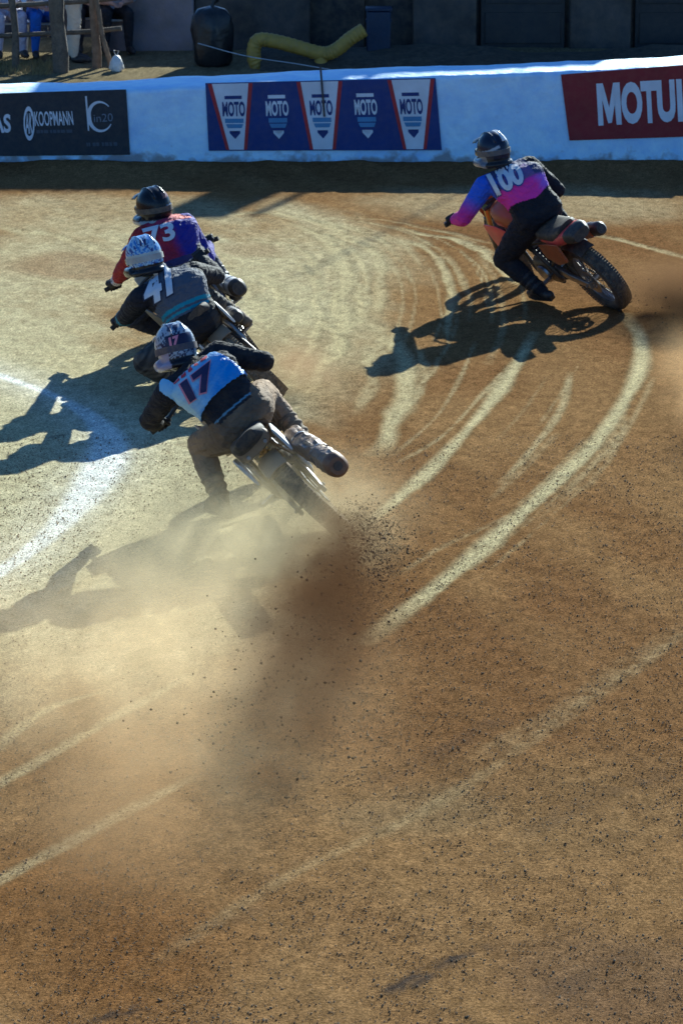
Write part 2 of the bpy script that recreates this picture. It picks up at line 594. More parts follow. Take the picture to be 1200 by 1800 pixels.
def make_ground():
    def axis(lo, hi, step, far_lo, far_hi, g=1.22):
        a = list(np.arange(lo, hi, step))
        s = step
        while a[-1] < far_hi:
            s *= g
            a.append(a[-1] + s)
        s = step
        b = [lo]
        while b[-1] > far_lo:
            s *= g
            b.append(b[-1] - s)
        return np.array(b[:0:-1] + a)
    xs = axis(-4.1, 4.1, 0.021, -600, 600)
    ys = np.r_[axis(11.6, 35.0, 0.034, -300, 36.0, 1.18)]
    ys = ys[ys < 36]
    ys = np.r_[ys, axis(36.0, 52.0, 0.12, 35.9, 1500)[1:]]
    ys = np.unique(ys)
    X, Y = np.meshgrid(xs, ys)
    nx, ny = len(xs), len(ys)
    P = np.c_[X.ravel(), Y.ravel()]
    x, y = P.T
    px = proj(np.c_[P, np.zeros(len(P))])
    near = (np.abs(x) < 6) & (y > 8) & (y < 60)
    px[~near] = 1e5
    # base: brown raked clay
    big = fbm(x * 0.5, y * 0.22, 1, 4)
    mid = fbm(x * 2.3 + 0.6 * y, y * 0.9, 5, 4)
    fine = fbm(x * 14, y * 9, 9, 3)
    grain = fbm(x * 34, y * 24, 15, 2)
    brown = np.array([0.176, 0.092, 0.035])
    brown2 = np.array([0.236, 0.138, 0.056])
    pale = np.array([0.46, 0.385, 0.205])
    dry = np.array([0.495, 0.43, 0.245])
    red = np.array([0.18, 0.08, 0.035])
    w = sstep(0.3, 0.7, 0.55 * big + 0.45 * mid)[:, None]
    C = brown * (1 - w) + brown2 * w
    def blob(cx, cy, rx, ry, k, col, edge=0.5):
        nonlocal C
        d = np.hypot((px[:, 0] - cx) / rx, (px[:, 1] - cy) / ry) + edge * (mid - 0.5) * 1.5
        a = (k * (1 - sstep(0.45, 1.1, d)) * (0.75 + 0.5 * fine))[:, None]
        C = C * (1 - np.clip(a, 0, 1)) + col * np.clip(a, 0, 1)
    blob(120, 850, 420, 330, 0.95, dry)
    blob(-60, 640, 420, 260, 0.8, dry)
    blob(200, 470, 480, 90, 0.6, dry)
    blob(520, 470, 260, 130, 0.65, dry)
    blob(520, 610, 220, 150, 0.55, dry)
    blob(150, 1060, 420, 220, 0.6, dry)
    blob(330, 960, 320, 150, 0.6, dry)
    blob(100, 470, 170, 30, 0.5, red, 0.8)
    blob(450, 440, 90, 22, 0.35, red, 0.8)
    blob(950, 360, 420, 40, 0.35, dry)
    blob(200, 380, 420, 45, 0.4, dry)
    blob(620, 690, 90, 70, 0.35, brown, 0.8)
    blob(1040, 1430, 330, 120, 0.35, np.array([0.20, 0.130, 0.058]), 0.9)
    blob(700, 1440, 200, 60, 0.4, np.array([0.21, 0.150, 0.075]), 0.9)
    blob(1100, 1720, 260, 100, 0.4, np.array([0.125, 0.080, 0.048]), 0.9)
    blob(420, 1290, 260, 120, 0.3, np.array([0.22, 0.10, 0.03]), 0.6)
    blob(100, 1640, 420, 180, 0.5, np.array([0.18, 0.080, 0.023]), 0.5)
    blob(820, 1180, 500, 200, 0.35, np.array([0.155, 0.080, 0.032]), 0.6)
    z = np.zeros(len(P))
    wob = (mid - 0.5) * 0.10 + (fine - 0.5) * 0.05
    sel = np.where(near)[0]
    Ps = P[sel]
    fs, gs = fine[sel], grain[sel]
    wx = (fbm(Ps[:, 0] * 2.4, Ps[:, 1] * 1.1, 41, 3) - .5) * .16
    wy = (fbm(Ps[:, 0] * 1.9, Ps[:, 1] * .9, 43, 3) - .5) * .5
    Pw = Ps + np.c_[wx, wy]
    for mi, (pts, wd, k) in enumerate(MARKS):
        g = np.array([gnd(*q)[:2] for q in spline(pts, 8)])
        lo, hi = g.min(0) - 0.6, g.max(0) + 0.6
        ok = (Ps > lo).all(1) & (Ps < hi).all(1)
        d, t = seg_dist((Pw if (6 <= mi <= 13 or 20 < mi < N_SMOOTH) else Ps)[ok], g)
        ends = sstep(0, 0.12, t) * (1 - sstep(0.86, 1.0, t))
        ww = wd * (0.75 + 0.5 * vnoise(t * 9, t * 0 + wd * 50, 3))
        e = 1 - sstep(0.16 * ww, 0.78 * ww, d + wob[sel][ok] * 0.30)
        broken = sstep(0.25, 0.55, 0.6 * fs[ok] + 0.4 * gs[ok] + 0.25 * k - 0.08)
        a = np.clip(k * e * (0.25 + 0.75 * ends) * (0.35 + 0.65 * broken), 0, 1)
        j = sel[ok]
        C[j] = C[j] * (1 - a[:, None]) + pale * a[:, None]
        rim = np.exp(-((d - 0.62 * ww) / (0.25 * ww)) ** 2) * k * ends
        z[j] += -0.006 * e * k * ends + 0.010 * rim * fs[ok]
        dk = np.clip(rim * 0.28, 0, 1)[:, None]
        C[j] = C[j] * (1 - dk) + C[j] * 0.6 * dk
    for pts, wd, k in DARKMARKS:
        g = np.array([gnd(*q)[:2] for q in spline(pts, 6)])
        ok = (Ps > g.min(0) - .5).all(1) & (Ps < g.max(0) + .5).all(1)
        d, t = seg_dist(Ps[ok], g)
        e = (1 - sstep(0.2 * wd, 0.9 * wd, d + wob[sel][ok] * 0.5)) * sstep(0, .15, t) * (1 - sstep(.85, 1, t))
        a = np.clip(k * e * sstep(0.35, 0.6, 0.5 * fs[ok] + 0.5 * gs[ok]), 0, 1)[:, None]
        j = sel[ok]
        C[j] = C[j] * (1 - a) + np.array([0.045, 0.036, 0.03]) * a
    # lime line along the inside of the bend, smeared by tyres
    g = np.array([gnd(*q)[:2] for q in spline(WHITE_LINE, 8)])
    ok = (Ps > g.min(0) - 1).all(1) & (Ps < g.max(0) + 1).all(1)
    d, t = seg_dist(Ps[ok], g)
    ww = 0.065 + 0.14 * np.exp(-((t - 0.53) / 0.17) ** 2)
    e = 1 - sstep(0.25 * ww, 1.0 * ww, d + wob[sel][ok] * 0.35)
    halo = 0.35 * np.exp(-(d / 0.28) ** 2)
    a = np.clip(e * (0.62 + 0.4 * gs[ok]) + halo * (0.5 + 0.6 * fs[ok]), 0, 0.95)[:, None]
    j = sel[ok]
    C[j] = C[j] * (1 - a) + np.array([0.82, 0.79, 0.68]) * a
    # loose earth beyond the barrier
    beyond = sstep(35.1, 35.7, y)[:, None]
    C = C * (1 - beyond) + np.array([0.20, 0.16, 0.09]) * (0.75 + 0.5 * mid[:, None]) * beyond
    C *= (0.68 + 0.64 * grain)[:, None] * (0.9 + 0.2 * fine)[:, None]
    z += 0.016 * (mid - 0.5) + 0.010 * (fine - 0.5) + 0.006 * (grain - 0.5)
    # raked furrows following the bend
    cx, cy = -6.0, 21.0
    rad = np.hypot(x - cx, (y - cy) * 0.55)
    fur = fbm(rad * 9, np.arctan2(y - cy, x - cx) * 2.2, 23, 3)
    z += 0.0 * fur
    
    # low berm of thrown clay at the foot of the barrier
    z += 0.05 * np.exp(-((y - 34.35) / 0.35) ** 2) * (0.4 + mid) * near
    z[~near] = 0
    idx = np.arange(nx * ny).reshape(ny, nx)
    F = np.stack([idx[:-1, :-1], idx[:-1, 1:], idx[1:, 1:], idx[1:, :-1]], -1).reshape(-1, 4)
    me = bpy.data.meshes.new("ground")
    me.vertices.add(nx * ny)
    me.vertices.foreach_set("co", np.c_[P, z].ravel())
    me.loops.add(len(F) * 4)
    me.loops.foreach_set("vertex_index", F.ravel())
    me.polygons.add(len(F))
    me.polygons.foreach_set("loop_start", np.arange(0, len(F) * 4, 4))
    me.polygons.foreach_set("loop_total", np.full(len(F), 4))
    me.update(calc_edges=True)
    me.validate()
    setcol(me, np.clip(C, 0.01, 0.9))
    m, n, l, p = newmat("clay")
    a = N(n, "ShaderNodeVertexColor", layer_name="Col")
    tc = N(n, "ShaderNodeTexCoord")
    def noise(scale, detail=4, rough=0.6):
        q = N(n, "ShaderNodeTexNoise")
        q.inputs["Scale"].default_value = scale
        q.inputs["Detail"].default_value = detail
        q.inputs["Roughness"].default_value = rough
        l.new(tc.outputs["Object"], q.inputs["Vector"])
        return q
    n1, n2, n3 = noise(60, 6, 0.8), noise(125, 3, 0.65), noise(6, 5, 0.6)
    r1 = N(n, "ShaderNodeMapRange")
    r1.inputs[1].default_value, r1.inputs[2].default_value = 0.3, 0.72
    r1.inputs[3].default_value, r1.inputs[4].default_value = 0.20, 1.95
    l.new(n1.outputs["Fac"], r1.inputs[0])
    mu = N(n, "ShaderNodeMixRGB", blend_type='MULTIPLY')
    mu.inputs[0].default_value = 1
    l.new(a.outputs[0], mu.inputs[1])
    l.new(r1.outputs[0], mu.inputs[2])
    # dark grit between the crumbs
    r2 = N(n, "ShaderNodeMapRange")
    r2.inputs[1].default_value, r2.inputs[2].default_value = 0.57, 0.65
    r2.inputs[3].default_value, r2.inputs[4].default_value = 0.0, 0.75
    l.new(n2.outputs["Fac"], r2.inputs[0])
    mg = N(n, "ShaderNodeMixRGB")
    l.new(r2.outputs[0], mg.inputs[0])
    l.new(mu.outputs[0], mg.inputs[1])
    mg.inputs[2].default_value = (0.038, 0.024, 0.014, 1)
    l.new(mg.outputs[0], p.inputs["Base Color"])
    p.inputs["Roughness"].default_value = 0.95
    p.inputs["Specular IOR Level"].default_value = 0.0
    b1 = N(n, "ShaderNodeBump")
    b1.inputs["Strength"].default_value = 0.9
    b1.inputs["Distance"].default_value = 0.016
    l.new(n1.outputs["Fac"], b1.inputs["Height"])
    b2 = N(n, "ShaderNodeBump")
    b2.inputs["Strength"].default_value = 0.35
    b2.inputs["Distance"].default_value = 0.03
    l.new(n3.outputs["Fac"], b2.inputs["Height"])
    l.new(b1.outputs[0], b2.inputs["Normal"])
    l.new(b2.outputs[0], p.inputs["Normal"])
    o = link("ground", me, m, None, 0)
    for q in me.polygons:
        pass
    me.polygons.foreach_set("use_smooth", np.ones(len(me.polygons), bool))
    o["kind"] = "structure"
    return o
make_ground()

# ================================================================== BARRIER AND BANNERS
WPX = [-500, 0, 230, 600, 960, 1200, 1700]
WBASE = [275, 278, 285, 290, 292, 292, 290]
WTOPF = [172, 166, 157, 139, 126, 116, 102]        # front upper edge
def wall_y(px):
    return 34.55 + 0 * px
def wall_face(px, py, off=0.0):
    return at(px, py, wall_y(px) - off)
def wall_bulge(x, z):
    """how far the lumpy tarpaulin stands out (m)"""
    return 0.03 * (fbm(np.asarray(x) * 1.3 + 40, np.asarray(z) * 1.1 + 9, 51, 3) - 0.5)

def make_barrier():
    xs = np.linspace(-5.6, 7.0, 260)
    pxs = 600 + xs * (proj([1, 34.55, 0.5])[0, 0] - 600)
    top = np.interp(pxs, WPX, WTOPF)
    V, F = [], []
    prof_n = 22
    for i, x in enumerate(xs):
        zt = at(pxs[i], top[i], 34.55)[2] + 0.012 * (fbm(np.array([x * 3.0]), np.array([0.5]), 61, 3)[0] - 0.5) * 2
        depth = 0.75
        col = []
        for t in np.linspace(-0.12, zt - 0.05, 12):
            col.append((x, 34.55 - wall_bulge(x, t) - 0.02, t))
        for q in np.linspace(15, 75, 4):
            col.append((x, 34.55 - 0.02 + 0.06 - 0.06 * math.cos(R(q)), zt - 0.05 + 0.05 * math.sin(R(q))))
        for t in (0.2, 0.5, 0.9):
            col.append((x, 34.6 + depth * t, zt + 0.015 * math.sin(3.1 * t) + 0.02 * (vnoise(np.array([x * 2.2]), np.array([t * 3]), 71)[0] - 0.5)))
        col.append((x, 34.6 + depth, zt - 0.05))
        col.append((x, 34.6 + depth + .02, zt * 0.5))
        col.append((x, 34.6 + depth + .02, -0.12))
        V.append(col)
    mb = MB()
    mb.rings(V, closed=True, cap=True)
    m, n, l, p = newmat("blue_shade_tarpaulin")  # white sheet; blue of its skylit shade put into the base colour
    tc = N(n, "ShaderNodeTexCoord")
    no = N(n, "ShaderNodeTexNoise")
    no.inputs["Scale"].default_value = 3.2
    no.inputs["Detail"].default_value = 8
    no.inputs["Roughness"].default_value = 0.7
    l.new(tc.outputs["Object"], no.inputs["Vector"])
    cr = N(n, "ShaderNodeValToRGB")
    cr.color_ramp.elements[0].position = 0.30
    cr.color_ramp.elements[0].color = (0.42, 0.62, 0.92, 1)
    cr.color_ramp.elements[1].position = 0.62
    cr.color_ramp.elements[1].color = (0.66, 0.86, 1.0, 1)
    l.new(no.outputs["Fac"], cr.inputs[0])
    # splashed clay low down on the sheet
    sx = N(n, "ShaderNodeSeparateXYZ")
    l.new(tc.outputs["Object"], sx.inputs[0])
    n4 = N(n, "ShaderNodeTexNoise")
    n4.inputs["Scale"].default_value = 7
    n4.inputs["Detail"].default_value = 7
    l.new(tc.outputs["Object"], n4.inputs["Vector"])
    ma = N(n, "ShaderNodeMath", operation='MULTIPLY_ADD')
    ma.inputs[1].default_value = 0.42
    ma.inputs[2].default_value = -0.12
    l.new(n4.outputs["Fac"], ma.inputs[0])
    su = N(n, "ShaderNodeMath", operation='SUBTRACT')
    l.new(ma.outputs[0], su.inputs[0])
    l.new(sx.outputs["Z"], su.inputs[1])
    mr = N(n, "ShaderNodeMapRange")
    mr.inputs[1].default_value, mr.inputs[2].default_value = -0.02, 0.06
    mr.inputs[3].default_value, mr.inputs[4].default_value = 0.0, 0.75
    l.new(su.outputs[0], mr.inputs[0])
    mx = N(n, "ShaderNodeMixRGB")
    l.new(mr.outputs[0], mx.inputs[0])
    l.new(cr.outputs[0], mx.inputs[1])
    mx.inputs[2].default_value = (0.20, 0.16, 0.12, 1)
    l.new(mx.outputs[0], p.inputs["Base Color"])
    p.inputs["Roughness"].default_value = 0.6
    nb = N(n, "ShaderNodeTexNoise")
    nb.inputs["Scale"].default_value = 9
    nb.inputs["Detail"].default_value = 5
    l.new(tc.outputs["Object"], nb.inputs["Vector"])
    bp = N(n, "ShaderNodeBump")
    bp.inputs["Strength"].default_value = 0.5
    bp.inputs["Distance"].default_value = 0.04
    l.new(nb.outputs["Fac"], bp.inputs["Height"])
    l.new(bp.outputs[0], p.inputs["Normal"])
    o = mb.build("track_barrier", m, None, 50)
    tag(o, "long white sheeted track barrier running across behind the riders", "barrier")
    # dark lacing hanging down the front
    return o
barrier = make_barrier()

def banner_surface(P2, off):
    """photo pixels on the barrier face -> points just in front of it"""
    out = []
    for a, b in P2:
        q = at(a, b, 34.5)
        bul = float(wall_bulge(q[0], q[2]))
        out.append(at(a, b, 34.55 - 0.02 - bul - off))
    return out

def banner(name, label, quad, m, nu=40, nv=12):
    mb = MB()
    U, Vv = np.meshgrid(np.linspace(0, 1, nu), np.linspace(0, 1, nv))
    P2 = quad_px(np.c_[U.ravel(), Vv.ravel()], quad)
    a = banner_surface(P2, 0.016)
    b = banner_surface(P2, 0.008)
    n = nu * nv
    F = []
    for j in range(nv - 1):
        for i in range(nu - 1):
            k = j * nu + i
            F += [(k, k + 1, k + nu + 1, k + nu), (k + n, k + nu + n, k + nu + 1 + n, k + 1 + n)]
    edge = [j for j in range(nu)] + [j * nu + nu - 1 for j in range(1, nv)] + [(nv - 1) * nu + i for i in range(nu - 2, -1, -1)] + [j * nu for j in range(nv - 2, 0, -1)]
    for i in range(len(edge)):
        p, q = edge[i], edge[(i + 1) % len(edge)]
        F.append((p, q, q + n, p + n))
    mb.add(a + b, F)
    o = mb.build(name, m, None, 60)
    return tag(o, label, "banner")

def print_on(parent, name, VF, quad, m, off=0.020):
    V, F = VF
    pts = banner_surface(quad_px(V, quad), off)
    me = bpy.data.meshes.new(name)
    me.from_pydata([tuple(q) for q in pts], [], F)
    o = link(name, me, m, parent, 0)
    if m is M_dim:
        o["kind"] = "stuff"
    return o

M_navy = flat("print_navy", (0.010, 0.030, 0.17))
M_black = flat("print_black", (0.012, 0.020, 0.032))
M_white = flat("print_white", (0.66, 0.70, 0.76))
M_grey = flat("print_grey", (0.16, 0.20, 0.26))
M_dim = flat("print_dim", (0.05, 0.07, 0.10))
M_red = flat("print_red", (0.33, 0.018, 0.028))
M_steel = flat("print_steel_blue", (0.10, 0.24, 0.45))
M_mred = flat("print_deep_red", (0.19, 0.010, 0.018))

bk = banner("black_banner", "black sponsor banner with white lettering at the left end of the barrier", [(-160, 169), (222, 157), (229, 272), (-160, 276)], M_black)
print_on(bk, "lettering", text_mesh("AS", 0.03), [(-14, 202), (19, 200), (20, 233), (-13, 235)], M_white)
print_on(bk, "lettering", text_mesh("KOOPMANN", 0.012), [(60, 196), (127, 195), (130, 220), (62, 222)], M_white)
print_on(bk, "lettering", shape2d([[(x, .1), (x + w, .1), (x + w, .9), (x, .9)] for x, w in ((0, .1), (.12, .07), (.21, .12), (.38, .06), (.46, .1), (.58, .08), (.68, .12), (.84, .16))], .3), [(64, 228), (127, 227), (128, 234), (65, 235)], M_dim)
print_on(bk, "emblem", shape2d(ring2d(.5, .5, .5, .5, .13)), [(41, 187), (60, 187), (62, 247), (43, 247)], M_white)
print_on(bk, "emblem", text_mesh("AK", 0.02), [(45, 199), (57, 199), (58, 235), (46, 235)], M_white)
print_on(bk, "emblem", shape2d(ring2d(.55, .5, .45, .5, (.15, .03), 40, 330)), [(146, 178), (197, 177), (200, 232), (150, 233)], M_white)
print_on(bk, "emblem", shape2d([[(0, 0), (.6, 0), (1, 1), (.2, 1)]], .3), [(149, 169), (153, 169), (159, 230), (155, 230)], M_white)
print_on(bk, "lettering", text_mesh("in20", -0.005), [(165, 201), (198, 199), (199, 213), (166, 215)], M_grey)
print_on(bk, "lettering", shape2d([[(x, .1), (x + w, .1), (x + w, .9), (x, .9)] for x, w in ((0, .05), (.07, .05), (.2, .1), (.32, .09), (.5, .07), (.6, .12), (.75, .08), (.88, .12))], .3), [(152, 250), (206, 249), (207, 257), (153, 258)], M_dim)

mo = banner("pennant_banner", "navy banner with five pennant crests in the middle of the barrier", [(361, 146), (765, 137), (776, 264), (367, 265)], M_navy)
def inbanner(u0, u1, v0, v1, q=((361, 146), (765, 137), (776, 264), (367, 265))):
    P = quad_px(np.array([[u0, v1], [u1, v1], [u1, v0], [u0, v0]]), q)
    return [tuple(p) for p in P]
whites = [(0.010, 0.205, 0.075, 0.165), (0.395, 0.595, 0.435, 0.545), (0.79, 0.995, 0.835, 0.935)]
for a, b, c, d in whites:
    def trap(x0, x1, x2, x3):
        return quad_px(np.array([[x0, 0.985], [x1, 0.985], [x2, 0.015], [x3, 0.015]]), ((361, 146), (765, 137), (776, 264), (367, 265)))
    print_on(mo, "pennant", shape2d([[(0, 0), (1, 0), (1, 1), (0, 1)]]), [tuple(p) for p in trap(a, b, d, c)], M_white, 0.0185)
    for (t0, t1, t2, t3) in ((a, a + .018, c + .014, c), (b - .018, b, d, d - .014)):
        print_on(mo, "stripe", shape2d([[(0, 0), (1, 0), (1, 1), (0, 1)]], .2), [tuple(p) for p in trap(t0, t1, t2, t3)], M_red, 0.0205)
for k, uc in enumerate((0.117, 0.305, 0.495, 0.688, 0.885)):
    ink = M_navy if k % 2 == 0 else M_white
    w = 0.05
    print_on(mo, "crest", shape2d([[(0, 0), (1, 0), (1, 1), (0, 1)]], .3), inbanner(uc - w * .75, uc + w * .75, 0.755, 0.805), ink, 0.021)
    print_on(mo, "lettering", text_mesh("MOTO", 0.035), inbanner(uc - w * .98, uc + w * .98, 0.50, 0.72), ink, 0.021)
    print_on(mo, "crest", shape2d([[(0, 0), (1, 0), (1, 1), (0, 1)]], .3), inbanner(uc - w * .8, uc + w * .8, 0.405, 0.47), M_steel, 0.021)
    print_on(mo, "crest", shape2d([[(.1, 0), (.9, 0), (1, 1), (0, 1)]], .3), inbanner(uc - w * .75, uc + w * .75, 0.33, 0.39), M_steel, 0.021)
    print_on(mo, "crest", shape2d([[(.5, 0), (1, .7), (1, 1), (.5, .5), (0, 1), (0, .7)]], .3), inbanner(uc - w * .45, uc + w * .45, 0.17, 0.29), ink, 0.021)

mt = banner("red_banner", "deep red sponsor banner with large white lettering at the right end of the barrier", [(985, 131), (1275, 108), (1275, 238), (1000, 247)], M_mred)
for i, (ch, x0, x1) in enumerate((("M", 1047, 1088), ("O", 1089, 1126), ("T", 1124, 1152), ("U", 1152, 1184), ("L", 1187, 1212))):
    t = lambda x: 147 - (x - 1047) * 0.055
    b = lambda x: 221 - (x - 1047) * 0.05
    print_on(mt, "lettering", (shape2d([[(0, 0), (0, 1), (.28, 1), (.28, .6), (.22, .6), (.22, 0)], [(1, 0), (1, 1), (.72, 1), (.72, .6), (.78, .6), (.78, 0)], [(.28, 1), (.5, .42), (.5, .05), (.42, .05), (.22, .6)], [(.72, 1), (.5, .42), (.5, .05), (.58, .05), (.78, .6)]]) if ch == "M" else text_mesh(ch, 0.05)), [(x0, t(x0)), (x1, t(x1)), (x1 + 4, b(x1)), (x0 + 4, b(x0))], M_white)

# lacing cord on the middle pennant
mb = MB()
mb.tube(banner_surface(np.array([(563, 118), (565, 140), (567, 165), (570, 205)], float), 0.03), 0.012, 6)
cord = mb.build("lacing_cord", mat("cord_dark", (0.03, 0.035, 0.05), .8))
tag(cord, "short dark cord hanging over the middle pennant crest of the barrier", "cord")

# ================================================================== BEHIND THE BARRIER
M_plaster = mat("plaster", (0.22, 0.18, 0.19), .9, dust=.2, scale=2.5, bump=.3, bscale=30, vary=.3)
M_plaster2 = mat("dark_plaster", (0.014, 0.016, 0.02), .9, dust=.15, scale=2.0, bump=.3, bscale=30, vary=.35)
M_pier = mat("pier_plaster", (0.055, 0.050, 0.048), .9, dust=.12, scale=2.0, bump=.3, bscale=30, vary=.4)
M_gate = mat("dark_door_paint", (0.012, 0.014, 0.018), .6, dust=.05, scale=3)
M_glass = mat("window_glass", (0.02, 0.025, 0.03), .1, dust=.05)
M_roof = mat("roof_sheet", (0.12, 0.10, 0.09), .7)
M_wood = mat("weathered_wood", (0.085, 0.07, 0.055), .85, dust=.25, scale=14, bump=.4, bscale=40, vary=.35)
M_wood2 = mat("brown_wood", (0.17, 0.11, 0.07), .85, dust=.25, scale=14, bump=.4, bscale=40, vary=.35)

# low plaster wall on the left
mb = MB()
a = gnd(207, 112)
mb.box((-2.52, 44.25, 0.40), (0.62, 0.14, 0.50), None, .15)
tag(mb.build("plaster_wall", M_plaster), "low pale plaster wall between the wooden fence and the dark building", "wall")

# long dark building, its roof shades the barrier
bld = empty("pit_building", (3.2, 45.5, 0), "dark pit building in deep shade behind the barrier", "building")
BO = np.array([3.2, 45.5, 0])
HB = 5.25
mb = MB()
mb.box((3.0, 46.5, HB / 2 - .1), (2.7, 1.95, HB / 2 + .1), None, .005)
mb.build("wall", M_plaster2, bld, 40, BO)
mb = MB()
mb.box((3.0, 46.5, HB + .16), (2.8, 2.15, .14), None, .2)
rf = mb.build("roof", M_roof, bld, 40, BO)
mb = MB()
mb.box((3.15, 44.9, HB + .75), (.28, .28, .46), None, .1)
mb.build("chimney", M_plaster2, rf, 40, BO)
mb = MB()
mb.tube([(3.9, 45.4, HB + .2), (3.9, 45.4, HB + 1.5)], .055, 8)
mb.build("mast", M_gate, rf, 40, BO)
mb = MB()
mb.tube([(5.4, 45.4, HB + .2), (5.4, 45.4, HB + 3.0)], .018, 8)
mb.build("mast", M_gate, rf, 40, BO)
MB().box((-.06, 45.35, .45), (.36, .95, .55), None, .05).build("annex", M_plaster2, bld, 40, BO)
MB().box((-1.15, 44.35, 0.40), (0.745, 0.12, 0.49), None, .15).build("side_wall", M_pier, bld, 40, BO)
for x0, x1 in ((.92, 1.75), (2.95, 3.75), (5.2, 5.68)):
    mb = MB()
    mb.box(((x0 + x1) / 2, 44.48, 1.6), ((x1 - x0) / 2, 0.10, 1.7), None, .15)
    mb.build("pier", M_pier, bld, 40, BO)
for x0, x1 in ((1.80, 2.90), (3.80, 5.15)):
    d = MB().box(((x0 + x1) / 2, 44.54, 1.1), ((x1 - x0) / 2, .045, 1.15), None, .2).build("door", M_gate, bld, 40, BO)
    for k in range(4):
        MB().box(((x0 + x1) / 2, 44.485, .25 + .52 * k), ((x1 - x0) / 2 - .06, .012, .20), None, .3).build("panel", M_gate, d, 40, BO)
    MB().tube([(x1 - .12, 44.45, .95), (x1 - .12, 44.45, 1.1)], .015, 8).build("handle", mat("handle_steel", (.4, .4, .4), .4, 1), d, 40, BO)
for x in (2.35, 4.5):
    w = MB().box((x, 44.52, 4.2), (.42, .06, .55), None, .2).build("window", M_gate, bld, 40, BO)
    MB().box((x, 44.45, 4.2), (.36, .012, .49), None, .2).build("pane", M_glass, w, 40, BO)
    MB().box((x, 44.44, 3.58), (.50, .12, .04), None, .2).build("sill", M_plaster, w, 40, BO)
# earth bank in front of the building
mb = MB()
secs = []
for x in np.linspace(-1.0, 5.5, 30):
    h = .16 + .10 * math.sin(x * 1.7) * math.sin(x * .6) + .05 * random.random()
    secs.append([(x, 43.9, -.05), (x, 43.3, h * .8), (x, 42.9, h), (x, 42.3, h * .5), (x, 41.8, -.05)])
mb.rings(secs, closed=True)
o = mb.build("earth_bank", mat("bank_soil", (.035, .03, .02), .95, dust=.12, scale=6, bump=.6, bscale=25, vary=.4), None, 60)
o["kind"] = "structure"

# tall lamp post out on the right, its shadow lies across the track
lp = empty("lamp_post", (7.05, 37.5, 0), "tall thin grey lamp post standing behind the barrier beyond the right edge", "lamp post")
MB().tube([(0, 0, -.1), (0, 0, 5.2)], [.05, .03], 10).build("pole", M_gate, lp)
MB().tube([(0, 0, 5.15), (-.4, 0, 5.3), (-.7, 0, 5.28)], .02, 8).build("arm", M_gate, lp)
MB().box((-.85, 0, 5.25), (.18, .07, .04), None, .4).build("lamp_head", M_gate, lp)

# black barrel, yellow hose, blue crate
bx = at(374, 104, 42.6)
b_ = empty("rubbish_sack", (bx[0], 42.6, 0), "full black rubbish sack standing before the plaster wall", "sack")
secs = []
for z, w in ((0.0, .19), (.06, .225), (.25, .245), (.45, .25), (.62, .235), (.70, .17), (.735, .05)):
    ring = []
    for k in range(22):
        q = 2 * math.pi * k / 22
        rr = w * (1 + .10 * math.sin(5 * q + z * 6) + .06 * math.sin(9 * q - z * 9))
        ring.append((rr * math.cos(q), rr * .9 * math.sin(q), z))
    secs.append(ring)
mb = MB()
mb.rings(secs)
mb.build("sack_body", mat("black_plastic", (.010, .011, .014), .35, dust=.03, bump=.5, bscale=14), b_, 60)
MB().tube([(0, 0, .72), (.01, 0, .77), (.05, .02, .82)], [.035, .02, .05], 10).build("tied_neck", mat("black_plastic_neck", (.010, .011, .014), .4, dust=.03), b_, 60)

path = spline([(458, 126), (446, 100), (452, 72), (480, 72), (520, 82), (565, 94), (590, 88), (615, 68), (640, 52)], 8)
pts = [at(a, b, 42.3) for a, b in path]
mb = MB()
rad = [0.085 + 0.008 * (k % 2) for k in range(len(pts))]
mb.tube(pts, rad, 14)
hose = mb.build("drain_hose", mat("yellow_plastic", (.34, .22, .025), .55, dust=.2), None, 30)
tag(hose, "bent thick yellow drainage hose lying before the dark building", "hose")
MB().tube([at(563, 96, 42.3), at(565, 118, 42.3) * [1, 1, 0] + [0, 0, .0]], [.075, .085], 12).build("stub", hose.data.materials[0], hose, 40)
c_ = at(665, 95, 42.9)
cr_ = empty("plastic_crate", (c_[0], 42.9, 0), "dark blue upright crate beside the yellow hose", "crate")
Mb = mat("blue_plastic", (.004, .014, .045), .5, dust=.03)
MB().box((0, 0, .32), (.15, .12, .33), None, .12).build("crate_body", Mb, cr_)
MB().box((0, 0, .67), (.165, .135, .02), None, .4).build("lid", Mb, cr_)
for s in (-1, 1):
    MB().box((s * .155, 0, .52), (.008, .05, .02), None, .4).build("handle", Mb, cr_)

# slack rope
mb = MB()
mb.tube([at(a, b, 41.0) for a, b in spline([(348, 76), (430, 98), (520, 112), (602, 126)], 6)], 0.006, 6)
tag(mb.build("slack_rope", mat("pale_rope", (.42, .45, .5), .8)), "thin pale rope slanting down to the barrier in front of the yellow hose", "rope")

# rustic fence
fe = empty("wooden_fence", (-3.9, 42.3, 0), "weathered wooden post and rail fence in front of the spectators", "fence")
FO = np.array([-3.9, 42.3, 0])
def post(px0, py0, px1, py1, Y, r, m=M_wood, name="post"):
    a, b = at(px0, py0, Y), at(px1, py1, Y)
    a[2] = -.05
    pts = [a + (b - a) * t + np.array([.012 * math.sin(7 * t + px0), 0, 0]) for t in np.linspace(0, 1.0, 6)]
    MB().tube(pts, [r * (1 + .08 * math.sin(9 * t)) for t in np.linspace(0, 1, 6)], 10).build(name, m, fe, 50, FO)
post(107, 126, 98, -40, 41.9, .095)
post(30, 116, 20, -40, 42.3, .045)
post(-130, 118, -134, -40, 42.3, .05)
post(-300, 119, -296, -40, 42.3, .05)
post(170, 112, 164, -40, 42.3, .055, M_wood2)
post(196, 109, 166, -10, 42.2, .03, M_wood2, "brace")
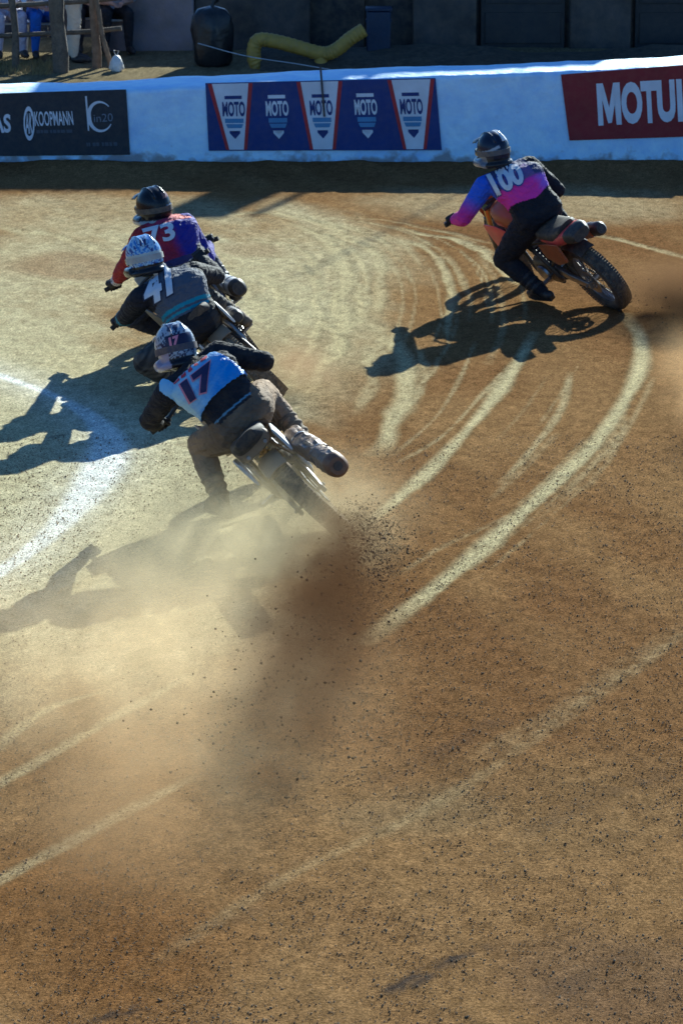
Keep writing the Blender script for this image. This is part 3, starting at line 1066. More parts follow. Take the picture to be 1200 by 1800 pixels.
for (y0, y1) in ((66, 50), (14, -4)):
    for xa, xb in ((-330, -128), (-132, 102), (104, 214)):
        a, b = at(xa, y0 + (y1 - y0) * (max(xa, 0) / 210), 42.35), at(xb, y0 + (y1 - y0) * (xb / 210), 42.35)
        mid_ = (a + b) / 2 + np.array([0, 0, -.012])
        MB().tube([a, mid_, b], .030, 8).build("rail", M_wood, fe, 50, FO)
# dark boarded hoarding added to stand in for shaded ground behind the spectators
ho = empty("shade_backdrop", (-4.4, 45.6, 0), "added low dark boarded hoarding behind the spectators", "backdrop")
me_b = MB().box((0, 0, .36), (.098, .02, .42), None, .3).mesh("board")
M_backdrop = mat("shade_dark_boards", (.018, .022, .035), .8, dust=.08, scale=6, vary=.4)
for k in range(22):
    b = link("board", me_b if k == 0 else me_b, None if k else M_backdrop, ho, 0)
    b.location = (-2.2 + .2 * k, .01 * (k % 2), random.uniform(-.03, .03))
for z in (.2, .62):
    MB().box((0, .06, z), (2.3, .025, .04), None, .2).build("batten", M_backdrop, ho)
# dry grass in front of the fence
V, F = [], []
for k in range(4600):
    x, y = random.uniform(-6.8, -3.55), random.uniform(41.6, 42.9)
    h, w = random.uniform(.02, .10), .006
    q = random.uniform(0, 6.28)
    dx, dy = math.cos(q) * w, math.sin(q) * w
    lx, ly = random.uniform(-.05, .05), random.uniform(-.05, .05)
    i = len(V)
    V += [(x - dx, y - dy, -.01), (x + dx, y + dy, -.01), (x + lx, y + ly, h)]
    F.append((i, i + 1, i + 2))
me = bpy.data.meshes.new("dry_grass")
me.from_pydata(V, [], F)
o = link("dry_grass", me, mat("straw", (.26, .20, .075), .9, dust=.2, vary=.4), None, 0)
tag(o, "short dry yellow grass along the foot of the wooden fence", "grass")
o["kind"] = "stuff"
# white bucket-like stone on the right of the fence
w_ = at(205, 106, 42.0)
wb = empty("white_bag", (w_[0], 42.0, 0), "small crumpled white bag at the end of the wooden fence", "bag")
mb = MB()
secs = []
for z, w in ((0, .06), (.04, .085), (.10, .08), (.15, .065), (.185, .04), (.20, .012)):
    secs.append([(w * (1 + .16 * math.sin(4 * q + z * 30)) * math.cos(q), w * (1 + .12 * math.sin(5 * q)) * math.sin(q), z) for q in np.linspace(0, 6.283, 16, endpoint=False)])
mb.rings(secs)
mb.build("bag_body", mat("white_plastic", (.72, .70, .66), .5, dust=.1, bump=.6, bscale=25), wb, 60)
MB().tube([(0, 0, .18), (.03, 0, .25), (-.03, 0, .26), (-.01, 0, .19)], .006, 6).build("handle", mat("white_plastic_handle", (.72, .70, .66), .5), wb, 60)

# ================================================================== MOTORCYCLES
M_tyre = mat("dusty_rubber", (0.028, 0.026, 0.026), .85, dust=.30, scale=10, bump=.5, bscale=70)
M_tyre_d = mat("clay_caked_rubber", (0.05, 0.042, 0.035), .9, dust=.62, scale=10, bump=.5, bscale=70)
M_alu = mat("raw_aluminium", (0.26, 0.26, 0.27), .4, 1.0, dust=.25)
M_blk = mat("black_metal", (0.018, 0.018, 0.02), .45, dust=.16)
M_blkp = mat("black_moulded_plastic", (0.02, 0.02, 0.022), .5, dust=.15)
M_vinyl = mat("seat_vinyl", (0.022, 0.022, 0.024), .7, dust=.25)
M_chrome = mat("dull_chrome", (0.34, 0.33, 0.32), .3, 1.0, dust=.15)
M_grip = mat("rubber_grip", (0.015, 0.015, 0.016), .8, dust=.12)
M_gold = mat("gold_anodised", (0.55, 0.36, 0.08), .35, .9, dust=.25)
TR = 0.335

def tyre(mb, c, rad, wd):
    prof = []
    for q in np.linspace(-200, 20, 19):
        prof.append((rad - wd * .52 + wd * .52 * math.sin(R(-q)) * 1.0, wd * .5 * math.cos(R(q))))
    inner = rad - wd * .80
    prof = [(r, x) for r, x in prof if r > inner]
    prof += [(inner, prof[-1][1] * .8), (inner, prof[0][1] * .8)]
    mb.lathe(prof, c, 60)
    # tread blocks
    for i in range(84):
        q = 2 * math.pi * i / 84
        for k, off in enumerate((-.34, 0, .34)):
            qq = q + (.5 * (k % 2)) * 2 * math.pi / 84
            rr = rad - (0.002 if k == 1 else .010)
            M = np.array([[1, 0, 0], [0, math.cos(qq), -math.sin(qq)], [0, math.sin(qq), math.cos(qq)]])
            mb.box(np.array(c) + M @ np.array([off * wd, 0, rr]), (wd * .15, .0098, .0030), M, .3)

def wheel_parts(parent, c, mtyre, front=False, T=None):
    """one spoked wheel standing at c (bike frame); T moves its points (steering)"""
    wd = .090 if front else .120
    T = T or (lambda q: q)
    def fin(mb, name, m, par, sm=40):
        mb.v = [tuple(T(np.array(q))) for q in mb.v]
        return mb.build(name, m, par, sm)
    rim = TR - wd * .72
    mb = MB()
    mb.lathe([(rim + .012, .032), (rim - .010, .030), (rim - .016, .012), (rim - .016, -.012), (rim - .010, -.030), (rim + .012, -.032), (rim + .002, -.02), (rim + .002, .02)], c, 48)
    mb.lathe([(.040, .055), (.040, .045), (.026, .035), (.026, -.035), (.040, -.045), (.040, -.055), (.010, -.06), (.010, .06)], c, 24)
    w = fin(mb, "wheel", M_alu, parent)
    mb = MB()
    tyre(mb, c, TR, wd)
    fin(mb, "tyre", mtyre, w)
    mb = MB()
    for i in range(36):
        q0 = 2 * math.pi * i / 36
        sd = 1 if i % 2 else -1
        q1 = q0 + (.42 if i % 4 < 2 else -.42)
        mb.tube([np.array(c) + (sd * .046, .036 * math.cos(q1), .036 * math.sin(q1)), np.array(c) + (sd * .006, (rim - .012) * math.cos(q0), (rim - .012) * math.sin(q0))], .0028, 5)
    fin(mb, "spokes", M_chrome, w)
    mb = MB()
    x = -.062
    for k in range(1):
        mb.lathe([(.115, x + .003), (.115, x - .003), (.070, x - .003), (.070, x + .003)], c, 36)
        for i in range(6):
            q = 2 * math.pi * i / 6
            mb.tube([np.array(c) + (x, .035 * math.cos(q), .035 * math.sin(q)), np.array(c) + (x, .075 * math.cos(q + .3), .075 * math.sin(q + .3))], .006, 6)
    fin(mb, "brake_disc", M_alu, w)
    if not front:
        mb = MB()
        mb.lathe([(.105, .064), (.105, .070), (.060, .070), (.060, .064)], c, 36)
        fin(mb, "sprocket", M_blk, w)
    return w

class Bike:
    def __init__(s, label, contact_px, psi, phi, steer, body, accent, plate, mtyre, grip=(.40, .92, 1.04), muffler=None, sock=None, number=None, tailend=None, tl=1.0):
        s.c = gnd(*contact_px)
        ps, ph = R(psi), R(phi)
        h = np.array([-math.sin(ps), math.cos(ps), 0])
        r = np.array([math.cos(ps), math.sin(ps), 0])
        Z = np.array([0, 0, 1.0])
        s.right = math.cos(ph) * r + math.sin(ph) * Z
        s.up = math.cos(ph) * Z - math.sin(ph) * r
        s.fwd = h
        s.M = np.stack([s.right, h, s.up], 1)
        # leaning on the rounded tyre shoulder keeps the tread on the ground
        s.c = s.c + np.array([0, 0, 0.12 * .5 * math.sin(ph) * .55 - 0.012])
        root = empty("motorcycle", (0, 0, 0), label, "motorcycle", "racing motorcycles on the dirt track")
        M4 = Matrix([[*s.M[i], s.c[i]] for i in range(3)] + [[0, 0, 0, 1]])
        root.matrix_world = M4
        s.root = root
        Mbody, Macc, Mplate = body, accent, plate
        WB = 1.40
        # rear wheel
        wheel_parts(root, (0, 0, TR), mtyre)
        # steering
        head = np.array([0, 1.02, .88])
        axis = np.array([0, WB + .03 - 1.02, TR - .88])
        axis = -axis / np.linalg.norm(axis)
        St = np.array(Matrix.Rotation(R(steer), 3, Vector(axis)))
        T = lambda q: St @ (q - head) + head
        s.T = T
        wheel_parts(root, (0, WB, TR), mtyre, True, T)
        def B(mb, name, m, par=root, sm=40, steered=False):
            if steered:
                mb.v = [tuple(T(np.array(q))) for q in mb.v]
            return mb.build(name, m, par, sm)
        # forks
        for sx in (-1, 1):
            top = head + axis * .10 + np.array([sx * .095, .03, 0])
            bot = np.array([sx * .095, WB, TR])
            mid = top + (bot - top) * .55
            f = B(MB().tube([top, mid], .022, 12), "fork_leg", M_gold, root, 40, True)
            B(MB().tube([mid, bot, bot - axis * .03], [.030, .028, .024], 12), "fork_slider", M_blk, f, 40, True)
        B(MB().box(head + axis * .08 + (0, .03, 0), (.12, .035, .014), None, .4).box(head - axis * .10 + (0, .05, 0), (.12, .035, .014), None, .4), "fork_clamp", M_blk, root, 40, True)
        # handlebar
        gx, gy, gz = grip
        s.gripL, s.gripR = T(np.array([-gx, gy, gz])), T(np.array([gx, gy, gz]))
        base = head + axis * .13
        hb = B(MB().tube(spline([(-gx - .07, gy - .015, gz - .005), (-gx + .05, gy, gz), (-.20, gy + .05, gz + .02), (-.09, base[1] + .02, base[2] + .02), (.09, base[1] + .02, base[2] + .02), (.20, gy + .05, gz + .02), (gx - .05, gy, gz), (gx + .07, gy - .015, gz - .005)], 5), .0125, 10), "handlebar", M_blk, root, 40, True)
        for sx in (-1, 1):
            B(MB().tube([(sx * (gx - .07), gy, gz), (sx * (gx + .075), gy - .016, gz - .005)], .0185, 12), "grip", M_grip, hb, 40, True)
            B(MB().tube(spline([(sx * (gx - .10), gy + .02, gz), (sx * (gx - .06), gy + .07, gz - .005), (sx * (gx + .06), gy + .075, gz - .02)], 4), [.010] * 4 + [.006] * 5, 8), "lever", M_alu, hb, 40, True)
        # number plate at the front
        nb = MB()
        nb.loft([((0, 1.15, .78), (.10, 0, 0), (0, .012, .004), 4), ((0, 1.145, .88), (.125, 0, 0), (0, .014, .004), 4), ((0, 1.10, 1.02), (.115, 0, 0), (0, .014, .004), 4), ((0, 1.07, 1.08), (.07, 0, 0), (0, .012, .004), 4)], 20)
        B(nb, "number_plate", Mplate, root, 40, True)
        # frame
        fr = MB()
        for sx in (-1, 1):
            fr.tube(spline([(sx * .03, 1.00, .84), (sx * .11, .78, .74), (sx * .13, .50, .60), (sx * .12, .40, .36), (sx * .09, .46, .28)], 4), .021, 10)
            fr.tube(spline([(sx * .03, 1.01, .76), (sx * .07, .92, .46), (sx * .09, .80, .27), (sx * .09, .46, .26)], 4), .017, 10)
            fr.tube([(sx * .10, .56, .66), (sx * .085, .20, .76), (sx * .07, -.06, .80)], .012, 8)
            fr.tube([(sx * .12, .42, .46), (sx * .08, .08, .74)], .011, 8)
        fr.tube([(-.12, .44, .42), (.12, .44, .42)], .02, 8)
        B(fr, "frame", M_alu if sock is None else sock)
        # swingarm
        sw = MB()
        for sx in (-1, 1):
            sw.loft([((sx * .085, .42, .40), (.020, 0, 0), (0, 0, .042), 4), ((sx * .10, .22, .375), (.018, 0, 0), (0, 0, .038), 4), ((sx * .098, -.045, .335), (.014, 0, 0), (0, 0, .030), 4)], 14)
        sw.box((0, .40, .40), (.09, .03, .03), None, .3)
        sw.tube([(-.125, 0, .335), (.125, 0, .335)], .012, 10)
        B(sw, "swingarm", M_alu)
        # shock
        sh = MB().tube([(0, .34, .42), (0, .27, .72)], .022, 10)
        for k in range(7):
            t = .2 + .1 * k
            q = np.array([0, .34 - .07 * t, .42 + .30 * t])
            sh.tube([q + (.036 * math.cos(u), .036 * math.sin(u), .04 * u / 6.28) for u in np.linspace(0, 6.28, 12)], .006, 6)
        B(sh, "shock_absorber", M_gold)
        # engine
        en = MB()
        en.loft([((0, .40, .36), (.10, 0, 0), (0, 0, .09), 3.5), ((0, .52, .37), (.135, 0, 0), (0, 0, .12), 3.5), ((0, .70, .36), (.135, 0, 0), (0, 0, .12), 3.5), ((0, .82, .35), (.10, 0, 0), (0, 0, .09), 3)], 22)
        eng = B(en, "engine", M_blk)
        cy = MB()
        for k in range(6):
            q = np.array([0, .665 + .014 * k, .50 + .030 * k])
            cy.box(q, (.085, .078, .010), None, .4)
        cy.box((0, .70, .56), (.062, .058, .10), None, .3)
        cy.box((0, .755, .70), (.080, .085, .035), None, .5)
        B(cy, "cylinder", M_alu, eng)
        for sx in (-1, 1):
            B(MB().lathe([(.088, sx * .135), (.082, sx * .155), (.05, sx * .162), (0.004, sx * .163), (.004, sx * .13)], (0, .60, .36), 24), "engine_cover", M_alu, eng)
        # exhaust
        ex = MB().tube(spline([(.03, .83, .64), (.07, .93, .50), (.13, .86, .38), (.165, .66, .40), (.175, .42, .52), (.18, .28, .60)], 5), .021, 12)
        pipe = B(ex, "exhaust_pipe", M_chrome)
        mu0, mu1, mur = np.array([.185, .30, .60]), np.array(muffler[0]), muffler[1]
        dirm = (mu1 - mu0) / np.linalg.norm(mu1 - mu0)
        sd = np.cross(dirm, [0, 0, 1.0]); sd /= np.linalg.norm(sd)
        u2 = np.cross(sd, dirm)
        ms = MB()
        ts = np.linspace(0, 1, 25)
        prof = [.45, .68, .85, .95] + [1.0] * 20 + [.97]
        ms.loft([(mu0 + (mu1 - mu0) * t, sd * mur * k, u2 * mur * 1.12 * k, 2.3) for t, k in zip(ts, prof)], 26)
        if muffler[1] > .063:
            av = np.array(ms.v)
            lump = vnoise3(av * 24, 6) - .45
            ctr = mu0 + ((av - mu0) @ dirm)[:, None] * dirm
            ms.v = [tuple(q) for q in av + (av - ctr) * (lump * .55)[:, None]]
        muf = B(ms, "muffler", muffler[2])
        ec = MB().loft([(mu1 - dirm * .004, sd * mur * 1.03, u2 * mur * 1.15, 2.3), (mu1 + dirm * .035, sd * mur * .98, u2 * mur * 1.10, 2.3), (mu1 + dirm * .055, sd * mur * .72, u2 * mur * .8, 2.3)], 20)
        B(ec, "end_cap", muffler[3], muf)
        B(MB().tube([mu1 + dirm * .04, mu1 + dirm * .062], mur * .42, 12), "outlet", M_blk, muf)
        for t in (.30, .72):
            q = mu0 + (mu1 - mu0) * t
            B(MB().loft([(q - dirm * .012, sd * mur * 1.05, u2 * mur * 1.18, 2.3), (q + dirm * .012, sd * mur * 1.05, u2 * mur * 1.18, 2.3)], 20), "band", M_alu, muf)
        # tank
        tk = MB()
        tk.loft([((0, .50, .80), (.075, 0, 0), (0, 0, .06), 3), ((0, .58, .84), (.11, 0, 0), (0, 0, .085), 2.8), ((0, .70, .88), (.145, 0, 0), (0, 0, .105), 2.6), ((0, .84, .90), (.15, 0, 0), (0, 0, .105), 2.6), ((0, .95, .90), (.11, 0, 0), (0, 0, .075), 2.5), ((0, 1.0, .89), (.05, 0, 0), (0, 0, .04), 2.3)], 26)
        tank = B(tk, "fuel_tank", Mbody)
        B(MB().lathe([(.032, 0), (.032, .018), (.02, .024), (.002, .024), (.002, 0)], (0, 0, 0), 16).xform([[0, 0, 1], [0, 1, 0], [1, 0, 0]], (0, .80, 1.0)), "filler_cap", M_blk, tank)
        for sx in (-1, 1):
            pn = MB().loft([((sx * .155, .62, .74), (.008, 0, 0), (0, 0, .05), 3), ((sx * .185, .80, .76), (.010, 0, 0), (0, 0, .12), 3), ((sx * .195, .98, .74), (.010, 0, 0), (0, 0, .14), 3), ((sx * .17, 1.08, .72), (.006, 0, 0), (0, 0, .09), 3)], 14)
            B(pn, "shroud", Macc)
            B(MB().box((sx * .12, .92, .62), (.045, .025, .14), None, .2), "radiator", M_blk)
        # seat and tail
        se = MB()
        se.loft([((0, .60, .83), (.07, 0, 0), (0, 0, .03), 3), ((0, .48, .825), (.105, 0, 0), (0, 0, .045), 3), ((0, .25, .82), (.125, 0, 0), (0, 0, .05), 3), ((0, .05, .84), (.125, 0, 0), (0, 0, .05), 3), ((0, -.06, .88), (.105, 0, 0), (0, 0, .05), 3), ((0, -.10, .91), (.07, 0, 0), (0, 0, .03), 3)], 22)
        B(se, "seat", M_vinyl)
        ta = MB()
        yt = lambda v: v if v > 0 else v * tl
        ta.loft([((0, .32, .755), (.10, 0, 0), (0, 0, .035), 3), ((0, .10, .775), (.125, 0, 0), (0, 0, .05), 3), ((0, yt(-.12), .825), (.12, 0, 0), (0, 0, .062), 3), ((0, yt(-.30), .865), (.105, 0, 0), (0, 0, .05), 3), ((0, yt(-.40), .885), (.08, 0, 0), (0, 0, .03), 3)], 24)
        tail = B(ta, "tail_section", Macc)
        te = MB()
        te.loft([((0, yt(-.33), .860), (.110, 0, 0), (0, 0, .062), 3), ((0, yt(-.33) - .08, .870), (.10, 0, 0), (0, 0, .062), 3), ((0, yt(-.33) - .125, .862), (.075, 0, 0), (0, 0, .045), 3)], 20)
        if tl > .2:
            B(te, "tail_pad", tailend or M_blkp, tail)
        for sx in (-1, 1):
            sp = MB().loft([((sx * .145, .30, .68), (.008, 0, 0), (0, 0, .07), 3.5), ((sx * .155, .12, .69), (.010, 0, 0), (0, 0, .115), 3.5), ((sx * .145, -.06, .73), (.008, 0, 0), (0, 0, .09), 3.5)], 16)
            B(sp, "side_plate", Mplate)
        # rear inner mudguard over the tyre
        mgd = MB()
        rings = []
        for q in np.linspace(35, 118, 9):
            cc = np.array([0, (TR + .035) * math.cos(R(q)), TR + (TR + .035) * math.sin(R(q))])
            rad_ = np.array([0, math.cos(R(q)), math.sin(R(q))])
            ring = [cc + np.array([x, 0, 0]) + rad_ * (-.02 * (x / .075) ** 2 + o) for x, o in ((-.075, 0), (-.04, 0), (0, 0), (.04, 0), (.075, 0), (.075, .006), (.04, .006), (0, .006), (-.04, .006), (-.075, .006))]
            rings.append(ring)
        mgd.rings(rings)
        B(mgd, "mudguard", M_dusty if mtyre is M_tyre_d else M_blkp)
        # chain and pegs
        ch = MB()
        for zo in (.105, -.10):
            ch.box((.068, .20, .35 + zo * .72), (.006, .24, .009), np.array(Matrix.Rotation(R(-6 if zo > 0 else 8), 3, 'X')), .2)
        B(ch, "chain", M_blk)
        for sx in (-1, 1):
            pg = B(MB().box((sx * .20, .50, .355), (.048, .022, .010), None, .3), "footpeg", M_alu)
            B(MB().tube([(sx * .12, .47, .38), (sx * .155, .50, .36)], .012, 8), "bracket", M_blk, pg)
        B(MB().tube([(.17, .52, .33), (.185, .66, .33), (.205, .70, .335)], .007, 8), "brake_pedal", M_alu)
    def w(s, q):
        return s.M @ np.asarray(q, float) + s.c

M_or = mat("orange_plastic", (0.30, 0.06, 0.015), .4, dust=.12)
M_pink = mat("red_pink_plastic", (0.58, 0.06, 0.06), .4, dust=.08)
M_wh = mat("white_plastic_panel", (0.62, 0.62, 0.60), .4, dust=.25)
M_dusty = mat("clay_splashed_plastic", (0.30, 0.20, 0.12), .5, dust=.5, scale=16)
M_muf_d = mat("clay_splashed_muffler", (0.26, 0.17, 0.11), .35, .15, dust=.45, scale=20, bump=.9, bscale=26)
M_capbr = mat("heat_browned_cap", (0.16, 0.07, 0.035), .5, .2, dust=.3)
M_gry = mat("grey_plastic_panel", (0.13, 0.125, 0.12), .5, dust=.3)

bike100 = Bike("orange and pink flat track motorcycle leaning below the rider numbered 100", (1086, 541), 27, 38, -14, M_or, M_pink, M_or, M_tyre,
               muffler=((.20, -.12, .70), .052, M_blk, M_blk), tl=.5, sock=M_blk)
bike17 = Bike("clay splashed motorcycle sliding under the rider numbered 17", (612, 942), 12, 45, -14, M_dusty, M_dusty, M_wh, M_tyre_d,
              grip=(.34, .90, 1.0), muffler=((.27, -.66, .58), .066, M_muf_d, M_capbr), tailend=M_dusty, tl=.12)
bike41 = Bike("dusty grey motorcycle leaning under the rider numbered 41", (494, 696), 17, 45, -10, M_gry, M_gry, M_wh, M_tyre_d,
              grip=(.38, .88, .92), muffler=((.19, .08, .62), .045, M_gry, M_blk), tl=.12)
bike73 = Bike("white panelled motorcycle leading the row, half hidden behind the rider numbered 41", (456, 646), 15, 37, -18, M_wh, M_gry, M_wh, M_tyre,
              grip=(.40, .86, .84), muffler=((.21, -.28, .66), .062, M_wh, M_blk), tl=.5)

# ================================================================== PEOPLE
def nrm(v):
    v = np.asarray(v, float)
    return v / (np.linalg.norm(v) + 1e-9)

def ik(root, end, l1, l2, hint):
    """middle joint of a two-bone limb, bent towards hint; end moves in if out of reach"""
    root, end, hint = map(lambda q: np.asarray(q, float), (root, end, hint))
    d = end - root
    L = np.linalg.norm(d)
    if L > (l1 + l2) * .995:
        k = L / ((l1 + l2) * .995)
        l1, l2 = l1 * k, l2 * k
    t = d / L
    a = (l1 * l1 - l2 * l2 + L * L) / (2 * L)
    hgt = math.sqrt(max(l1 * l1 - a * a, 1e-6))
    n = hint - root
    n = n - t * (n @ t)
    return root + t * a + nrm(n) * hgt

M_cloth = attr_mat("race_cloth", .8, .9, 40, .035)
M_cloth_d = attr_mat("dusty_race_cloth", .85, .9, 40, .07)
M_paint = attr_mat("helmet_paint", .25, 0, 1, .01, .28, coat=0)
M_glove = mat("black_glove", (.010, .010, .014), .75, dust=.04, bump=.4, bscale=90)
M_boot = mat("black_race_boot", (.012, .012, .016), .5, dust=.08)
M_boot_d = mat("dusty_race_boot", (.10, .075, .05), .8, dust=.6)
M_lens = mat("goggle_lens", (.02, .02, .03), .08, dust=.02)
M_skin = mat("skin", (.42, .24, .17), .6, dust=.02, vary=.08)

def build_body(J, scale=1.0, bulk=1.0, voxel=.0095, seed=0, nodetail=False):
    """one continuous skin over the joints J (world points)"""
    mb = MB()
    pel, neck = J["pel"], J["neck"]
    hipax = nrm(J["hipR"] - J["hipL"])
    shax = nrm(J["shR"] - J["shL"])
    sp = neck - pel
    Ls = np.linalg.norm(sp)
    fr = nrm(np.cross(nrm(sp), hipax))          # chest side
    curve = -J.get("hunch", .05)
    prm = [(-.20, .125, .115), (-.08, .172, .150), (.06, .172, .145), (.26, .150, .120), (.46, .158, .125), (.64, .180, .135), (.80, .188, .125), (.91, .155, .100), (.99, .085, .080), (1.06, .062, .066)]
    secs = []
    for t, w, d in prm:
        ax = nrm(hipax * (1 - np.clip(t, 0, 1)) + shax * np.clip(t, 0, 1))
        tang = nrm(sp)
        ax = nrm(ax - tang * (ax @ tang) * .5)
        f = nrm(np.cross(ax, tang))
        c = pel + sp * t - f * 0 + np.cross(tang, ax) * 0
        back = -nrm(np.cross(tang, ax)) if False else nrm(np.cross(ax, tang))
        c = c - nrm(np.cross(tang, ax)) * 0 + J["back"] * (-curve) * math.sin(math.pi * np.clip(t, 0, 1))
        secs.append((c, ax * w * bulk * 1.10, J["back"] * 0 + nrm(np.cross(tang, ax)) * d * bulk, 2.5))
    mb.loft(secs, 26)
    b = bulk
    mb.capsule(neck - nrm(J["head"] - neck) * .02, J["head"], .062, .060)
    for s in "LR":
        sh, el, wr = J["sh" + s], J["el" + s], J["wr" + s]
        mb.capsule(neck + (pel - neck) * .10, sh, .075 * b, .074 * b)
        mb.capsule(sh, sh + (el - sh) * .5, .074 * b, .066 * b)
        mb.capsule(sh + (el - sh) * .5, el, .066 * b, .056 * b)
        mb.capsule(el, el + (wr - el) * .4, .057 * b, .055 * b)
        mb.capsule(el + (wr - el) * .4, wr, .055 * b, .038 * b)
        hp, kn, an = J["hip" + s], J["kn" + s], J["an" + s]
        mb.capsule(hp, hp + (kn - hp) * .5, .112 * b, .098 * b)
        mb.capsule(hp + (kn - hp) * .5, kn, .098 * b, .076 * b)
        mb.capsule(kn, kn + (an - kn) * .4, .074 * b, .070 * b)
        mb.capsule(kn + (an - kn) * .4, an, .070 * b, .046 * b)
    me = remesh(mb, voxel, 5, .5)
    A, Nn = coords(me), normals(me)
    if not nodetail:
        # loose cloth: folds running round the limbs and across the back
        f1 = vnoise3(A * 26 + seed, seed) - .5
        f2 = vnoise3(A * 11 + seed * 3, seed + 5) - .5
        A = A + Nn * (f1 * .007 + f2 * .013)[:, None]
        setcoords(me, A)
    return me

BONES = [("torso", "pel", "neck"), ("uarmL", "shL", "elL"), ("farmL", "elL", "wrL"), ("uarmR", "shR", "elR"), ("farmR", "elR", "wrR"),
         ("thighL", "hipL", "knL"), ("shinL", "knL", "anL"), ("thighR", "hipR", "knR"), ("shinR", "knR", "anR"), ("neckb", "neck", "head")]
BR = dict(torso=.14, uarm=.07, farm=.055, thigh=.10, shin=.065, neckb=.06)

def classify(A, J):
    D, T = [], []
    for nme, a, b in BONES:
        p, q = J[a], J[b]
        d = q - p
        t = ((A - p) @ d) / (d @ d)
        tc = np.clip(t, 0, 1)
        D.append(np.linalg.norm(A - (p + tc[:, None] * d), axis=1) - BR[nme.rstrip("LR") if nme != "neckb" else nme])
        T.append(t)
    D, T = np.array(D), np.array(T)
    k = D.argmin(0)
    return k, T[k, np.arange(len(A))], T[0]

def glove(parent, O, grip, wrist, bar, m, side):
    """gloved hand closed on a handlebar grip: palm, four unequal fingers, thumb"""
    bar = nrm(bar)
    back = nrm(wrist - grip)
    back = nrm(back - bar * (back @ bar))
    up = nrm(np.cross(bar, back))
    if up[2] < 0:
        up = -up
    mb = MB()
    r0 = .034
    def ringp(q, o, rr=r0):
        return grip + bar * o + back * rr * math.cos(q) + up * rr * math.sin(q)
    outw = 1
    for i, (o, ln) in enumerate(((-.034, .86), (-.012, 1.0), (.011, .95), (.033, .74))):
        qs = [R(60), R(115), R(165), R(165 + 85 * ln)]
        pts = [ringp(q, o, r0 + (.004 if j == 1 else 0)) for j, q in enumerate(qs)]
        for a, b, ra, rb in zip(pts[:-1], pts[1:], (.0125, .0115, .0105), (.0118, .0108, .0095)):
            mb.capsule(a, b, ra, rb, 8)
    # palm
    mb.capsule(ringp(R(25), -.028, .042), ringp(R(25), .028, .042), .021, .021, 10)
    mb.capsule(ringp(R(62), -.030, .040), ringp(R(62), .030, .040), .016, .016, 10)
    mb.capsule(ringp(R(0), 0, .05), wrist, .030, .034, 12)
    # thumb round the other way
    mb.capsule(ringp(R(5), -.045 * outw, .045), ringp(R(-55), -.052 * outw, .036), .014, .0125, 8)
    mb.capsule(ringp(R(-55), -.052 * outw, .036), ringp(R(-110), -.044 * outw, .033), .0122, .010, 8)
    mb.capsule(wrist, wrist + nrm(wrist - grip) * .05, .040, .044, 12)
    me = remesh(mb, .0055, 2, .4)
    setcoords(me, coords(me) - O)
    return link("glove", me, m, parent, 60)

def boot(parent, O, ankle, knee, toe, m):
    mb = MB()
    up = nrm(knee - ankle)
    mb.capsule(ankle + up * .20, ankle + up * .06, .066, .058)
    mb.capsule(ankle + up * .06, ankle, .058, .052)
    heel = ankle - up * .055 - nrm(toe - ankle) * .035
    ball = toe - nrm(toe - ankle) * .05
    mb.capsule(heel, ball, .040, .043)
    mb.capsule(ball, toe, .043, .032)
    mb.capsule(ankle, ball + up * .015, .050, .036)
    # sole
    sd = nrm(np.cross(toe - heel, up))
    dn = nrm(np.cross(sd, toe - heel))
    if dn @ up > 0:
        dn = -dn
    L = toe - heel
    mb.loft([(heel - L * .10 + dn * .034, sd * .030, dn * .011, 3), (heel + L * .2 + dn * .034, sd * .038, dn * .012, 3), (heel + L * .7 + dn * .034, sd * .046, dn * .012, 3), (toe + L * .05 + dn * .028, sd * .034, dn * .011, 3)], 14)
    # buckle straps
    for k in (.05, .11, .17):
        q = ankle + up * k
        mb.loft([(q - up * .010, sd * (.064 + k * .06), nrm(np.cross(sd, up)) * (.064 + k * .06), 2), (q + up * .010, sd * (.064 + k * .06), nrm(np.cross(sd, up)) * (.064 + k * .06), 2)], 16)
    me = remesh(mb, .008, 2, .4)
    setcoords(me, coords(me) - O)
    return link("boot", me, m, parent, 60)

